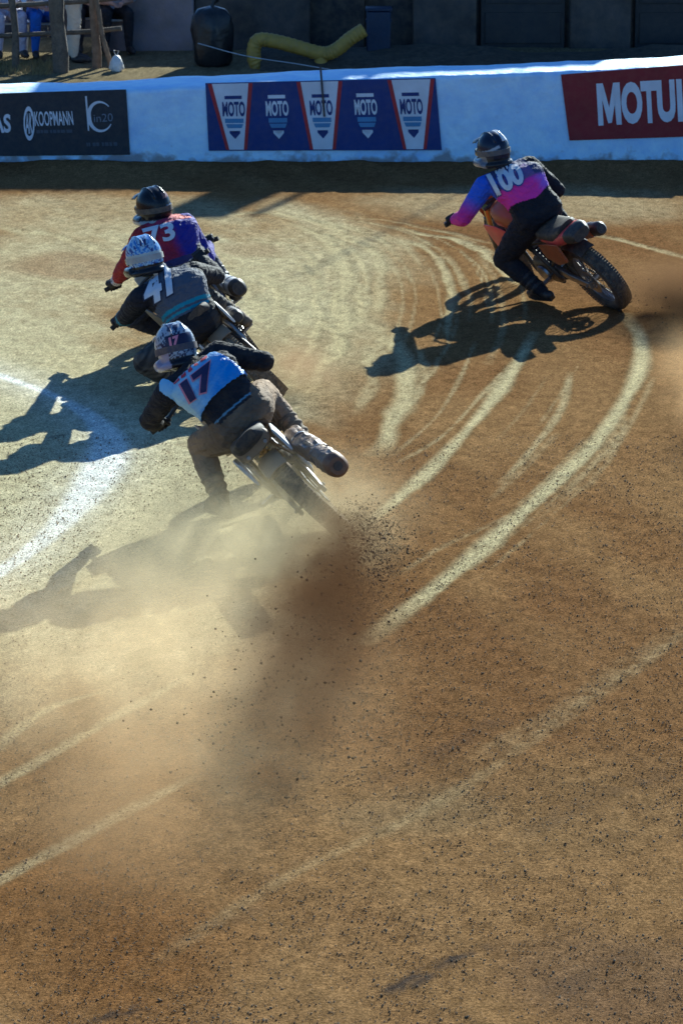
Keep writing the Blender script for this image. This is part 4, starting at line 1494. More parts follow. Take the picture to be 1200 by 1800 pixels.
def helmet(parent, O, c, fwd, up, painter, peakcol, strapcol):
    f = nrm(fwd)
    r = nrm(np.cross(f, up))
    u = np.cross(r, f)
    M = np.stack([r, f, u], 1)
    L = lambda q: c + M @ np.asarray(q, float)
    mb = MB()
    mb.ell(c, (.124, .150, .138), M, 28, 18)
    mb.ell(L((0, -.02, -.04)), (.118, .135, .125), M, 28, 16)
    pts = [L((.112 * math.cos(q), .02 + .175 * math.sin(q), -.105)) for q in np.linspace(-.15, math.pi + .15, 13)]
    mb.tube(pts, [.035] * 3 + [.040] * 7 + [.035] * 3, 12)
    # rear roll and crown ridge
    mb.tube([L((.115 * math.cos(q), -.005 + .135 * math.sin(q), -.125)) for q in np.linspace(math.pi, 2 * math.pi, 11)], .022, 10)
    for sx in (-1, 1):
        mb.tube([L((sx * .045, .10 - .25 * t, .105 + .04 * math.sin(math.pi * t) - .05 * t * t)) for t in np.linspace(0, 1, 8)], [.004, .007, .008, .008, .008, .008, .007, .004], 8)
    me = remesh(mb, .008, 4, .5)
    A = coords(me)
    loc = (A - c) @ M
    setcol(me, painter(loc))
    setcoords(me, A - O)
    h = link("helmet", me, M_paint, parent, 60)
    # peak
    pk = MB()
    rows = []
    for t in np.linspace(0, 1, 6):
        y = .09 + .085 * t
        zc = .095 + .010 * t - .02 * t * t
        w = .115 - .015 * t
        top = [L((w * math.sin(q), y - .03 * (1 - math.cos(q)), zc + .045 * math.cos(q) - .045)) for q in np.linspace(-1.25, 1.25, 9)]
        bot = [p - u * .007 for p in top[::-1]]
        rows.append(top + bot)
    pk.rings(rows)
    pk.v = [tuple(np.asarray(q) - O) for q in pk.v]
    pk.build("helmet_peak", peakcol, h, 50)
    # goggles and strap
    st = MB()
    ring = []
    for q in np.linspace(0, 2 * math.pi, 40, endpoint=False):
        cx, cy = math.cos(q), math.sin(q)
        z0 = -.028
        k = math.sqrt(max(0.05, 1 - (z0 / .138) ** 2)) + .035
        b = np.array([.124 * cx * k, .150 * cy * k, z0])
        o = np.array([cx, cy, 0]) * .004
        ring.append([L(b + (0, 0, .020)), L(b + o + (0, 0, .020)), L(b + o - (0, 0, .020)), L(b - (0, 0, .020))])
    ring.append(ring[0])
    st.rings(ring, True, False)
    st.v = [tuple(np.asarray(q) - O) for q in st.v]
    st.build("goggle_strap", strapcol, h, 50)
    gl = MB()
    gl.loft([(L((0, .135, -.03)), r * .085, u * .045, 3), (L((0, .168, -.03)), r * .080, u * .042, 3), (L((0, .182, -.03)), r * .055, u * .030, 3)], 20)
    gl.v = [tuple(np.asarray(q) - O) for q in gl.v]
    gl.build("goggles", M_lens, h, 50)
    return h

def decal(parent, O, bvh, name, VF, quad, m, off):
    """print on the cloth: photo quad dropped onto the back of the jersey"""
    V, F = VF
    P2 = quad_px(V, quad)
    pts = np.zeros((len(P2), 3))
    hit = np.zeros(len(P2), bool)
    for i, (a, b) in enumerate(P2):
        d = ray(a, b)
        d = d / np.linalg.norm(d)
        loc, nr, idx, dist = bvh.ray_cast(Vector((0, 0, CAM_H)), Vector(d))
        if loc is not None:
            pts[i] = np.array(loc) - d * off
            hit[i] = True
    F = [f for f in F if all(hit[list(f)])]
    me = bpy.data.meshes.new(name)
    me.from_pydata([tuple(p - O) for p in pts], [], F)
    bm = bmesh.new()
    bm.from_mesh(me)
    bmesh.ops.delete(bm, geom=[v for v in bm.verts if not v.link_faces], context='VERTS')
    bm.to_mesh(me)
    bm.free()
    return link(name, me, m, parent, 60)

def shell(parent, O, me, keep, off, name, m, thick=.010, colfn=None):
    """stiff garment worn over the cloth: the kept faces lifted outwards"""
    A, Nn = coords(me), normals(me)
    bm = bmesh.new()
    bm.from_mesh(me)
    bm.verts.ensure_lookup_table()
    dead = [v for v in bm.verts if not keep[v.index]]
    for v in bm.verts:
        v.co = Vector(A[v.index] + Nn[v.index] * off)
    bmesh.ops.delete(bm, geom=dead, context='VERTS')
    for _ in range(6):
        thin = [v for v in bm.verts if len(v.link_faces) < 3]
        if not thin:
            break
        bmesh.ops.delete(bm, geom=thin, context='VERTS')
    for _ in range(3):
        bmesh.ops.smooth_vert(bm, verts=bm.verts, factor=.5, use_axis_x=True, use_axis_y=True, use_axis_z=True)
    # keep the largest piece only
    seen, best = set(), []
    for v in bm.verts:
        if v in seen:
            continue
        st, comp = [v], []
        seen.add(v)
        while st:
            q = st.pop()
            comp.append(q)
            for e in q.link_edges:
                w = e.other_vert(q)
                if w not in seen:
                    seen.add(w)
                    st.append(w)
        if len(comp) > len(best):
            best = comp
    bs = set(best)
    bmesh.ops.delete(bm, geom=[v for v in bm.verts if v not in bs], context='VERTS')
    ret = bmesh.ops.solidify(bm, geom=bm.faces[:], thickness=thick)
    out = bpy.data.meshes.new(name)
    bm.to_mesh(out)
    bm.free()
    W = coords(out)
    body_bvh = BVHTree.FromPolygons([tuple(q) for q in A], [tuple(p.vertices) for p in me.polygons])
    for i, q in enumerate(W):
        loc, nr, ix, ds = body_bvh.find_nearest(Vector(q))
        if ds > off + thick + .012:
            W[i] = np.array(loc) + (q - np.array(loc)) / ds * off
    if "Col" in out.color_attributes:
        out.color_attributes.remove(out.color_attributes["Col"])
    if colfn is not None:
        setcol(out, colfn(W))
    bv = BVHTree.FromPolygons([tuple(q) for q in W], [tuple(p.vertices) for p in out.polygons])
    setcoords(out, W - O)
    return link(name, out, m, parent, 60), bv

def rider(label, bike, S):
    J = {}
    for k in ("pel", "neck", "head", "shL", "shR"):
        J[k] = at(*S[k])
    ax = nrm(bike.right * .7 + nrm(J["shR"] - J["shL"]) * .5)
    J["hipL"], J["hipR"] = J["pel"] - ax * .095, J["pel"] + ax * .095
    tang = nrm(J["neck"] - J["pel"])
    bk = np.cross(tang, nrm(J["shR"] - J["shL"]))
    if bk[1] > 0:
        bk = -bk
    J["back"] = nrm(bk)
    J["hunch"] = S.get("hunch", .05)
    for s, g, sgn in (("L", bike.gripL, -1), ("R", bike.gripR, 1)):
        gw = bike.w(g)
        J["grip" + s] = gw
        hint = at(*S["el" + s])
        wr = gw + nrm(hint - gw) * .085
        J["el" + s] = ik(J["sh" + s], wr, .30, .26, hint)
        J["wr" + s] = gw + nrm(J["el" + s] - gw) * .085
    # left foot out on the clay, right foot on its peg
    J["anL"] = at(*S["anL"])
    J["knL"] = ik(J["hipL"], J["anL"], .43, .42, at(*S["knL"]))
    J["toeL"] = J["anL"] + nrm(np.array(S.get("toedir", (-.45, .85, -.25)))) * .19
    J["anL"][2] = max(J["anL"][2], .10)
    J["toeL"][2] = max(J["toeL"][2], .075)
    pegR = bike.w((.215, .47, .46))
    J["anR"] = pegR
    J["knR"] = ik(J["hipR"], pegR, .43, .42, bike.w((.30, .95, .86)))
    J["toeR"] = bike.w((.22, .64, .41))
    O = np.array([J["pel"][0], J["pel"][1], 0.0])
    root = empty("person", O, label, "person", "motorcycle racers")
    me = build_body(J, voxel=.0095, seed=S["seed"], bulk=S.get("bulk", 1.1))
    A = coords(me)
    k, t, ts = classify(A, J)
    lat = (A - (J["pel"] + J["neck"]) / 2) @ nrm(J["shR"] - J["shL"])
    backd = (A - (J["pel"] + J["neck"]) / 2) @ J["back"]
    Cc = S["paint"](A, k, t, ts, lat, backd)
    setcol(me, Cc)
    bvh = BVHTree.FromPolygons([tuple(q) for q in A], [tuple(p.vertices) for p in me.polygons])
    if "vest" in S:
        keep = S["vest"](k, t, ts, lat, backd)
        vo, bvh = shell(root, O, me, keep, .014, S.get("vestname", "body_protector"), S["vestmat"], .008, S.get("vestcol"))
    W = A.copy()
    setcoords(me, A - O)
    body = link("body", me, S.get("cloth", M_cloth), root, 60)
    for s in "LR":
        bar = nrm(bike.w(bike.T(np.array([1.0, .92, 1.0]))) - bike.w(bike.T(np.array([0, .92, 1.0]))))
        glove(root, O, J["grip" + s], J["wr" + s], bar * (-1 if s == "L" else 1), S.get("glove", M_glove), s)
        boot(root, O, J["an" + s], J["kn" + s], J["toe" + s], S.get("boot", M_boot))
    h = helmet(root, O, J["head"], S["look"], S.get("helmup", (-.12, -.05, 1)), S["helmet"], S["peak"], S["strap"])
    hb = BVHTree.FromPolygons([tuple(np.array(v.co) + O) for v in h.data.vertices], [tuple(p.vertices) for p in h.data.polygons])
    for item in S["prints"]:
        nm, VF, quad, m, off = item[:5]
        onhelm = len(item) > 5
        decal(h if onhelm else root, O, hb if onhelm else bvh, nm, VF, quad, m, off)
    for kk in ("shL", "shR", "elL", "elR", "gripL", "gripR", "knL", "anL", "knR", "anR", "hipL"):
        pp = proj(J[kk])[0]
        print("RIDER", label[-4:], kk, pp.round().astype(int).tolist(), J[kk].round(2).tolist())
    print("LEN torso %.2f sho %.2f" % (np.linalg.norm(J["neck"] - J["pel"]), np.linalg.norm(J["shL"] - J["shR"])))
    return root, J

def mix(a, b, w):
    w = np.asarray(w)[:, None]
    return np.asarray(a) * (1 - w) + np.asarray(b) * w

ARMS_L, ARMS_R, LEGS = (1, 2), (3, 4), (5, 6, 7, 8)
BLACK = np.array([.010, .010, .016])

def white_print(name, col=(.62, .64, .68)):
    return mat(name, col, .7, dust=.06, vary=.06)
P_white = white_print("number_white")
P_navy = white_print("number_navy", (.012, .012, .07))
P_pink = white_print("number_pink", (.62, .22, .30))
P_redl = white_print("lettering_red", (.50, .03, .05))
P_dk = white_print("number_outline_dark", (.012, .018, .05))
P_blu = white_print("number_outline_blue", (.03, .05, .30))

# ---- 100
def paint100(A, k, t, ts, lat, bd):
    n = vnoise3(A * 6, 4)
    C = np.tile(BLACK, (len(A), 1))
    tor = (k == 0) | (k == 9)
    low = np.array([.70, .04, .36])
    vio = np.array([.36, .14, .66])
    c_t = mix(low, vio, sstep(.02, .14, lat + .1 * (n - .5)))
    upper = np.array([.05, .055, .14])
    e = sstep(.56, .64, ts + .25 * (lat - .02))
    c_t = mix(c_t, upper, e) if False else c_t * (1 - e[:, None]) + upper * e[:, None]
    C[tor] = c_t[tor]
    hem = ts < .22 + .10 * np.abs(lat) / .15
    C[tor & hem] = BLACK
    panel = tor & (bd > .02) & (np.abs(lat + .04) < .13) & (ts > .60) & (ts < .90)
    C[panel] = (.16, .10, .26)
    aL = (k == 1) | (k == 2)
    tt = np.where(k == 1, t * .5, .5 + t * .5)
    cl = mix((.06, .12, .62), (.55, .03, .27), sstep(.18, .48, tt))
    C[aL] = cl[aL]
    aR = (k == 3) | (k == 4)
    C[aR] = np.array([.014, .012, .018])
    C[np.isin(k, LEGS)] = BLACK
    C[k == 9] = BLACK
    return C
def helm100(p):
    C = np.tile(np.array([.008, .014, .036]), (len(p), 1))
    w = (p[:, 2] > .055) & (p[:, 0] > .02) & (p[:, 0] < .11)
    C[w] = (.72, .72, .70)
    w = (np.abs(p[:, 2] + .02) < .012) | ((np.abs(p[:, 2] - .03 - .4 * p[:, 0]) < .012) & (p[:, 0] < -.02))
    C[w] = (.28, .32, .38)
    C[p[:, 2] < -.075] = (.012, .014, .018)
    w = (p[:, 2] < -.035) & (p[:, 0] < -.06) & (p[:, 1] > -.06)
    C[w] = (.14, .15, .18)
    return C
rider("leading rider out wide in a pink and blue jersey numbered 100", bike100, dict(
    pel=(945, 380, 27.06), neck=(890, 299, 27.22), head=(866, 260, 27.26), shL=(850, 328, 27.12), shR=(930, 292, 27.30),
    elL=(832, 352, 27.15), elR=(962, 318, 27.45), anL=(952, 512, 27.05), knL=(870, 436, 27.25), seed=3, hunch=.06, bulk=1.15,
    paint=paint100, look=(-.45, .88, -.10), helmet=helm100, peak=mat("peak_black", (.008, .01, .02), .35, dust=.05), strap=mat("strap_grey", (.05, .06, .08), .6),
    prints=[("back_number", text_mesh("100", .075), [(851, 309), (911, 283), (926, 321), (872, 349)], P_blu, .010),
            ("back_number", text_mesh("100", .045), [(853, 307), (910, 284), (924, 319), (874, 346)], P_white, .014),
            ("name_strip", shape2d([[(0, 0), (.12, 0), (.12, 1), (0, 1)], [(.2, 0), (.3, 0), (.3, 1), (.2, .8)], [(.42, .1), (.55, 0), (.55, 1), (.42, .9)], [(.64, 0), (.76, .2), (.76, 1), (.64, 1)], [(.86, 0), (1, 0), (1, .9), (.86, 1)]]), [(868, 300), (898, 287), (901, 293), (871, 306)], P_white, .012)]))

# ---- 17
def paint17(A, k, t, ts, lat, bd):
    n = vnoise3(A * 7, 8)
    C = np.tile(np.array([.011, .011, .016]), (len(A), 1))
    leg = np.isin(k, LEGS) | ((k == 0) & (ts < .05))
    dustw = np.clip(sstep(.0, .9, np.where(np.isin(k, (6, 8)), 1.0, np.where(np.isin(k, (5, 7)), t, 0))) * .6 + .35 + .5 * (n - .45), .25, .95)
    C[leg] = mix((.05, .034, .024), (.30, .20, .115), dustw)[leg]
    pip = (np.abs(ts - .10 - .5 * lat * lat) < .013) & (k == 0)
    C[pip] = (.16, .28, .36)
    pipe2 = np.isin(k, (5,)) & (np.abs(lat + .13 + .05 * np.sin(A[:, 2] * 9)) < .012)
    C[pipe2] = (.32, .22, .08)
    C[k == 9] = BLACK
    return C
def helm17(p):
    n = vnoise3(p * 26, 2)
    C = np.tile(np.array([.34, .38, .44]), (len(p), 1))
    dk = n + .9 * np.abs(p[:, 0]) < .50
    C[dk] = (.02, .025, .07)
    band = (p[:, 2] < .055) & (p[:, 2] > -.03) & (np.abs(p[:, 0]) < .085) & (p[:, 1] < -.02)
    C[band] = (.018, .018, .05)
    C[p[:, 2] < -.085] = (.010, .010, .014)
    rr = (p[:, 2] < -.02) & (p[:, 0] > .075)
    C[rr] = (.20, .30, .40)
    rl = (p[:, 2] < -.03) & (p[:, 0] < -.085)
    C[rl] = (.30, .26, .34)
    return C
def vest17(k, t, ts, lat, bd):
    return ((k == 0) & (ts > .27 + .35 * np.clip(lat, -.2, .25) * .3) & (ts < .95)) | (np.isin(k, (1, 3)) & (t < .03) & (ts > .5))
def vcol17(W):
    n = vnoise3(W * 9, 3)
    n2 = vnoise3(W * 30, 5)
    gx = sstep(-1.02, -.62, W[:, 0])
    return mix((.36, .58, .74), (.05, .24, .66), np.clip(gx + .7 * (n - .5) + .3 * (n2 - .5), 0, 1))
red_blocks = shape2d([[(0, 0), (.17, .02), (.17, .8), (.06, 1), (0, .6)], [(.22, 0), (.36, 0), (.38, .9), (.24, .8)], [(.44, .05), (.5, 0), (.56, .1), (.52, .9), (.44, .7)],
                      [(.62, .3), (.72, .1), (.74, .9), (.64, 1)], [(.80, .15), (1, .1), (1, .7), (.93, 1), (.82, .8)]])
rider("nearest rider in a light blue vest numbered 17 with one leg in the dust", bike17, dict(
    pel=(426, 742, 20.02), neck=(333, 650, 20.24), head=(308, 606, 20.36), shL=(297, 690, 20.10), shR=(382, 622, 20.34),
    elL=(272, 715, 20.1), elR=(470, 640, 20.45), anL=(390, 884, 20.08), knL=(350, 800, 20.35), seed=5, hunch=.07,
    paint=paint17, cloth=M_cloth_d, boot=M_boot_d, look=(-.30, .92, -.30), helmet=helm17, peak=mat("peak_white", (.45, .46, .50), .4, dust=.1), strap=mat("strap_navy", (.03, .03, .06), .6),
    vest=vest17, vestmat=attr_mat("vest_light_blue", .5, .5, 60, .05, .4), vestcol=vcol17, vestname="chest_protector",
    prints=[("back_number", text_mesh("17", .085), [(313, 676), (371, 631), (384, 677), (333, 713)], P_pink, .008),
            ("back_number", text_mesh("17", .055), [(316, 675), (369, 634), (381, 675), (335, 709)], P_navy, .013),
            ("back_lettering", red_blocks, [(300, 662), (362, 619), (365, 629), (306, 676)], P_redl, .008),
            ("helmet_number", text_mesh("17", .06), [(296, 594), (314, 588), (316, 605), (299, 610)], P_pink, .006, 1)]))

# ---- 41
def paint41(A, k, t, ts, lat, bd):
    C = np.tile(np.array([.012, .012, .018]), (len(A), 1))
    tor = (k == 0)
    C[tor] = (.085, .095, .125)
    b1 = tor & (np.abs(ts - .34) < .030)
    b2 = tor & (np.abs(ts - .25) < .022)
    C[b1 | b2] = (.05, .26, .34)
    C[tor & (ts < .19)] = (.014, .013, .016)
    fl = (k == 2) & ((np.abs(t - .22) < .05) | (np.abs(t - .40) < .04))
    C[fl] = (.06, .30, .38)
    leg = np.isin(k, LEGS)
    n = vnoise3(A * 8, 12)
    C[leg] = mix((.02, .018, .018), (.20, .165, .12), np.clip(.25 + 1.3 * (n - .45), 0, .8))[leg]
    C[k == 9] = BLACK
    return C
def helm41(p):
    n = vnoise3(p * 20, 9)
    C = np.tile(np.array([.34, .50, .66]), (len(p), 1))
    C[(n > .55)] = (.06, .18, .50)
    C[(n < .36)] = (.04, .06, .22)
    w = (p[:, 2] < .01) & (p[:, 2] > -.05) & (p[:, 1] < .03)
    C[w] = (.40, .44, .42)
    C[p[:, 2] < -.075] = (.012, .012, .016)
    return C
rider("middle rider of the row in a grey and teal jersey numbered 41", bike41, dict(
    pel=(342, 580, 23.56), neck=(292, 487, 23.74), head=(253, 447, 23.80), shL=(246, 526, 23.58), shR=(340, 480, 23.84), bulk=1.14,
    elL=(222, 566, 23.63), elR=(378, 498, 23.88), anL=(300, 668, 23.53), knL=(268, 640, 23.28), seed=8, hunch=.06,
    paint=paint41, look=(-.45, .85, -.22), helmet=helm41, peak=mat("peak_blue", (.05, .13, .40), .4, dust=.08), strap=mat("strap_pale", (.36, .38, .38), .6), boot=M_boot_d,
    prints=[("back_number", text_mesh("41", .085, .25), [(238, 492), (301, 458), (318, 511), (257, 545)], P_dk, .010),
            ("back_number", text_mesh("41", .05, .25), [(242, 491), (299, 461), (315, 509), (259, 541)], P_white, .014),
            ("helmet_number", text_mesh("11", .03), [(245, 421), (256, 419), (257, 431), (247, 433)], P_navy, .006, 1)]))

# ---- 73
def paint73(A, k, t, ts, lat, bd):
    n = vnoise3(A * 6, 14)
    C = np.tile(np.array([.012, .012, .018]), (len(A), 1))
    tor = (k == 0)
    w = sstep(-.10, .0, lat + .05 * (n - .5))
    C[tor] = mix((.26, .018, .05), (.030, .022, .24), w)[tor]
    yoke = tor & (ts > .84)
    C[yoke] = mix((.30, .03, .08), (.55, .13, .10), sstep(0, .12, lat))[yoke]
    C[tor & (ts < .10)] = (.05, .04, .12)
    aL, aR = (k == 1) | (k == 2), (k == 3) | (k == 4)
    C[aL] = (.26, .016, .022)
    C[(k == 2) & (t > .80)] = (.50, .46, .48)
    C[aR] = (.028, .022, .24)
    C[(k == 9)] = (.40, .40, .40)
    C[np.isin(k, LEGS)] = (.05, .05, .07)
    return C
def helm73(p):
    C = np.tile(np.array([.005, .006, .010]), (len(p), 1))
    w = (np.abs(p[:, 2] - .07) < .02) & (p[:, 0] > .02)
    C[w] = (.22, .12, .10)
    w = (p[:, 2] < .0) & (p[:, 2] > -.03) & (p[:, 0] > .03)
    C[w] = (.08, .14, .28)
    C[p[:, 2] < -.10] = (.34, .35, .34)
    return C
rider("front rider of the row in a red and blue jersey numbered 73", bike73, dict(
    pel=(318, 472, 24.80), neck=(286, 390, 24.96), head=(270, 360, 25.00), shL=(250, 418, 24.84), shR=(327, 394, 25.06),
    elL=(218, 474, 24.88), elR=(366, 442, 25.18), anL=(300, 585, 25.08), knL=(235, 545, 24.78), seed=12, hunch=.05, bulk=1.12,
    paint=paint73, look=(-.50, .85, -.10), helmet=helm73, peak=mat("peak_dark", (.012, .014, .02), .3, dust=.05), strap=mat("strap_light", (.02, .025, .03), .6),
    prints=[("back_number", text_mesh("73", .03), [(249, 402), (304, 388), (310, 420), (262, 434)], P_white, .012)]))

# ---- spectators behind the fence
def spectator(label, x, y, pose, shirt, trousers, hair, face=-1):
    """standing or seated person, facing the track (face=-1) or sideways"""
    J = {}
    f = np.array([0.25, face * .97, 0]) if abs(face) == 1 else np.array([1.0, -.2, 0])
    f = nrm(f)
    r = nrm(np.cross(f, [0, 0, 1]))
    O = np.array([x, y, 0.0])
    def q(a, b, c):
        return O + r * a + f * b + np.array([0, 0, c])
    if pose == "sit":
        J["pel"] = q(0, 0, .52)
        J["neck"] = q(0, .10, 1.00)
        J["head"] = q(0, .15, 1.18)
        for s, g in (("L", -1), ("R", 1)):
            J["hip" + s] = q(g * .09, 0, .52)
            J["kn" + s] = q(g * .14, .43, .52)
            J["an" + s] = q(g * .15, .40, .10)
            J["toe" + s] = q(g * .17, .60, .05)
            J["sh" + s] = q(g * .18, .10, .95)
            J["el" + s] = q(g * .24, .22, .70)
            J["wr" + s] = q(g * .10, .38, .66)
    else:
        J["pel"] = q(0, 0, .92)
        J["neck"] = q(0, .03, 1.44)
        J["head"] = q(0, .06, 1.62)
        for s, g in (("L", -1), ("R", 1)):
            J["hip" + s] = q(g * .09, 0, .90)
            J["kn" + s] = q(g * .10, .04 * g, .49)
            J["an" + s] = q(g * .10, .05 * g - .03, .09)
            J["toe" + s] = q(g * .13, .05 * g + .17, .05)
            J["sh" + s] = q(g * .18, .03, 1.39)
            J["el" + s] = q(g * .25, .0, 1.12)
            J["wr" + s] = q(g * .20, .14, .90)
    J["back"] = -f
    J["hunch"] = .02
    root = empty("person", O, label, "person")
    me = build_body(J, voxel=.014, seed=int(abs(x * 10)))
    A = coords(me)
    k, t, ts = classify(A, J)
    C = np.tile(np.array(shirt), (len(A), 1))
    C[np.isin(k, LEGS) | ((k == 0) & (ts < .08))] = trousers
    C[((k == 2) | (k == 4)) & (t > .25)] = (.42, .24, .17)
    C[k == 9] = (.42, .24, .17)
    setcol(me, C)
    setcoords(me, A - O)
    link("body", me, M_cloth, root, 60)
    # head with face
    h = J["head"] - O
    mb = MB()
    Mh = np.stack([r, f, np.array([0, 0, 1.0])], 1)
    mb.ell(h + (0, 0, .03), (.075, .095, .115), Mh, 20, 14)
    mb.ell(h + Mh @ np.array([0, .05, -.05]), (.055, .055, .06), Mh)
    mb.capsule(h + Mh @ np.array([0, .088, .035]), h + Mh @ np.array([0, .108, .005]), .012, .016, 8)
    for g in (-1, 1):
        mb.ell(h + Mh @ np.array([g * .078, .0, .015]), (.012, .022, .032), Mh)
    me = remesh(mb, .007, 3)
    hd = link("head", me, M_skin, root, 60)
    for g in (-1, 1):
        MB().ell(h + Mh @ np.array([g * .030, .087, .035]), (.011, .009, .008), Mh, 10, 6).build("eye", M_lens, hd, 60)
    MB().ell(h + Mh @ np.array([0, .096, -.045]), (.024, .008, .007), Mh, 12, 6).build("mouth", mat("lips", (.30, .10, .09), .6, dust=0), hd, 60)
    hb = MB()
    hb.ell(h + Mh @ np.array([0, -.012, .055]), (.084, .100, .105), Mh, 20, 12)
    hb.v = [tuple(np.asarray(v)) for v in hb.v]
    hb.build("hair", mat("hair", hair, .7, dust=.02, bump=.5, bscale=60), hd, 60)
    for s, g in (("L", -1), ("R", 1)):
        wr = J["wr" + s]
        d = nrm(wr - J["el" + s])
        sd = nrm(np.cross(d, [0, 0, 1.0]))
        hm = MB()
        hm.capsule(wr, wr + d * .07, .026, .030, 10)
        for i, ln in enumerate((.055, .068, .072, .060)):
            b0 = wr + d * .085 + sd * (-.027 + .018 * i)
            b1 = b0 + d * ln * .5 - np.array([0, 0, .006])
            b2 = b1 + d * ln * .45 - np.array([0, 0, .018])
            hm.capsule(b0, b1, .0085, .008, 6)
            hm.capsule(b1, b2, .008, .007, 6)
        hm.capsule(wr + d * .03 - sd * g * .03, wr + d * .075 - sd * g * .055, .011, .009, 6)
        hm.v = [tuple(np.asarray(v) - O) for v in hm.v]
        hm.build("hand", M_skin, root, 60)
        sh = MB()
        an, to = J["an" + s], J["toe" + s]
        sh.capsule(an - (0, 0, .035), an + (to - an) * .55 + np.array([0, 0, -.02]), .045, .045)
        sh.capsule(an + (to - an) * .5, to, .044, .034)
        me = remesh(sh, .01, 2)
        setcoords(me, coords(me) - O)
        link("shoe", me, M_boot, root, 60)
    return root

def chair(x, y, label):
    c = empty("plastic_chair", (x, y, 0), label, "chair", "white plastic chairs behind the fence")
    Mw = mat("white_chair_plastic", (.55, .56, .58), .5, dust=.1)
    MB().loft([((0, -.22, .41), (.20, 0, 0), (0, 0, .012), 4), ((0, .0, .40), (.22, 0, 0), (0, 0, .014), 4), ((0, .22, .41), (.20, 0, 0), (0, 0, .012), 4)], 20).build("seat", Mw, c)
    MB().loft([((0, .22, .44), (.19, 0, 0), (0, .012, 0), 4), ((0, .27, .65), (.20, 0, 0), (0, .014, 0), 4), ((0, .30, .84), (.15, 0, 0), (0, .012, 0), 4)], 20).build("backrest", Mw, c)
    for sx in (-1, 1):
        for sy in (-1, 1):
            MB().tube([(sx * .23, sy * .24, -.01), (sx * .19, sy * .20, .40)], [.017, .022], 8).build("leg", Mw, c)
    return c

spx = lambda px, Y: at(px, 100, Y)[0]
chair(spx(10, 43.6), 43.75, "white plastic chair under the spectator at the left edge")
spectator("seated spectator in a white shirt at the left edge behind the fence", spx(10, 43.6), 43.7, "sit", (.62, .62, .70), (.50, .48, .60), (.05, .03, .02))
chair(spx(72, 43.5), 43.75, "white plastic chair behind the thick fence post")
spectator("seated spectator in blue trousers behind the thick fence post", spx(72, 43.5), 43.7, "sit", (.70, .72, .78), (.04, .12, .50), (.03, .02, .02))
spectator("standing spectator in beige trousers beside the thick fence post", spx(132, 42.9), 42.9, "stand", (.45, .40, .34), (.72, .62, .48), (.10, .06, .03), face=2)
chair(spx(150, 44.2), 44.35, "white plastic chair behind the spectator in beige trousers")
spectator("seated spectator in a dark jacket behind the one in beige trousers", spx(150, 44.2), 44.3, "sit", (.02, .02, .04), (.02, .02, .03), (.03, .02, .02))
chair(spx(196, 44.0), 44.15, "white plastic chair at the right end of the fence")
spectator("seated spectator in a pale grey top near the plaster wall", spx(196, 44.0), 44.1, "sit", (.34, .35, .38), (.015, .016, .022), (.06, .04, .03))

# ================================================================== LOOSE GRIT, FLUNG CLODS
def crumbs(name, P, S, m, label, kind="stuff"):
    oct_v = np.array([(1, 0, 0), (-1, 0, 0), (0, 1, 0), (0, -1, 0), (0, 0, 1), (0, 0, -1)], float)
    oct_f = np.array([(0, 2, 4), (2, 1, 4), (1, 3, 4), (3, 0, 4), (2, 0, 5), (1, 2, 5), (3, 1, 5), (0, 3, 5)])
    n = len(P)
    st = rng.uniform(.55, 1.35, (n, 1, 3))
    jit = 1 + rng.uniform(-.25, .25, (n, 6, 1))
    q = rng.uniform(0, 6.283, n)
    V = oct_v[None] * st * jit * np.asarray(S)[:, None, None]
    c, s = np.cos(q)[:, None], np.sin(q)[:, None]
    X, Y, Z = V[..., 0].copy(), V[..., 1].copy(), V[..., 2].copy()
    V[..., 0], V[..., 1] = X * c - Z * s, Y
    V[..., 2] = X * s + Z * c
    V = (V + P[:, None]).reshape(-1, 3)
    F = (oct_f[None] + 6 * np.arange(n)[:, None, None]).reshape(-1, 3)
    me = bpy.data.meshes.new(name)
    me.vertices.add(len(V))
    me.vertices.foreach_set("co", V.ravel())
    me.loops.add(len(F) * 3)
    me.loops.foreach_set("vertex_index", F.ravel())
    me.polygons.add(len(F))
    me.polygons.foreach_set("loop_start", np.arange(0, len(F) * 3, 3))
    me.polygons.foreach_set("loop_total", np.full(len(F), 3))
    me.update(calc_edges=True)
    o = link(name, me, m, None, 0)
    o["kind"] = kind
    tag(o, label, "dirt")
    return o

M_grit = mat("dark_clay_crumb", (.055, .036, .022), .95, dust=.2, scale=3, vary=.5, spec=.1)
M_grit2 = mat("pale_clay_crumb", (.27, .19, .11), .95, dust=.4, scale=3, vary=.4, spec=.1)
def scatter(n, x0, x1, y0, y1, pw=1.0):
    y = y0 + (y1 - y0) * rng.random(n) ** pw
    x = rng.uniform(x0, x1, n)
    return x, y
x, y = scatter(36000, -2.6, 2.6, 11.8, 20.5, 1.4)
dens = fbm(x * 1.3, y * .7, 77, 3)
keep = rng.random(len(x)) < sstep(.30, .62, dens)
x, y = x[keep], y[keep]
s = .0016 + .0042 * rng.random(len(x)) ** 8
crumbs("track_grit", np.c_[x, y, s * .5], s, M_grit, "dark grit and small clods lying over the brown clay track")
x, y = scatter(90000, -2.6, 2.6, 11.8, 22.5, 1.3)
s = .0020 + .0040 * rng.random(len(x)) ** 5
crumbs("clay_crumbs", np.c_[x, y, s * .5], s, M_grit2, "pale clay crumbs lying over the brown clay track")

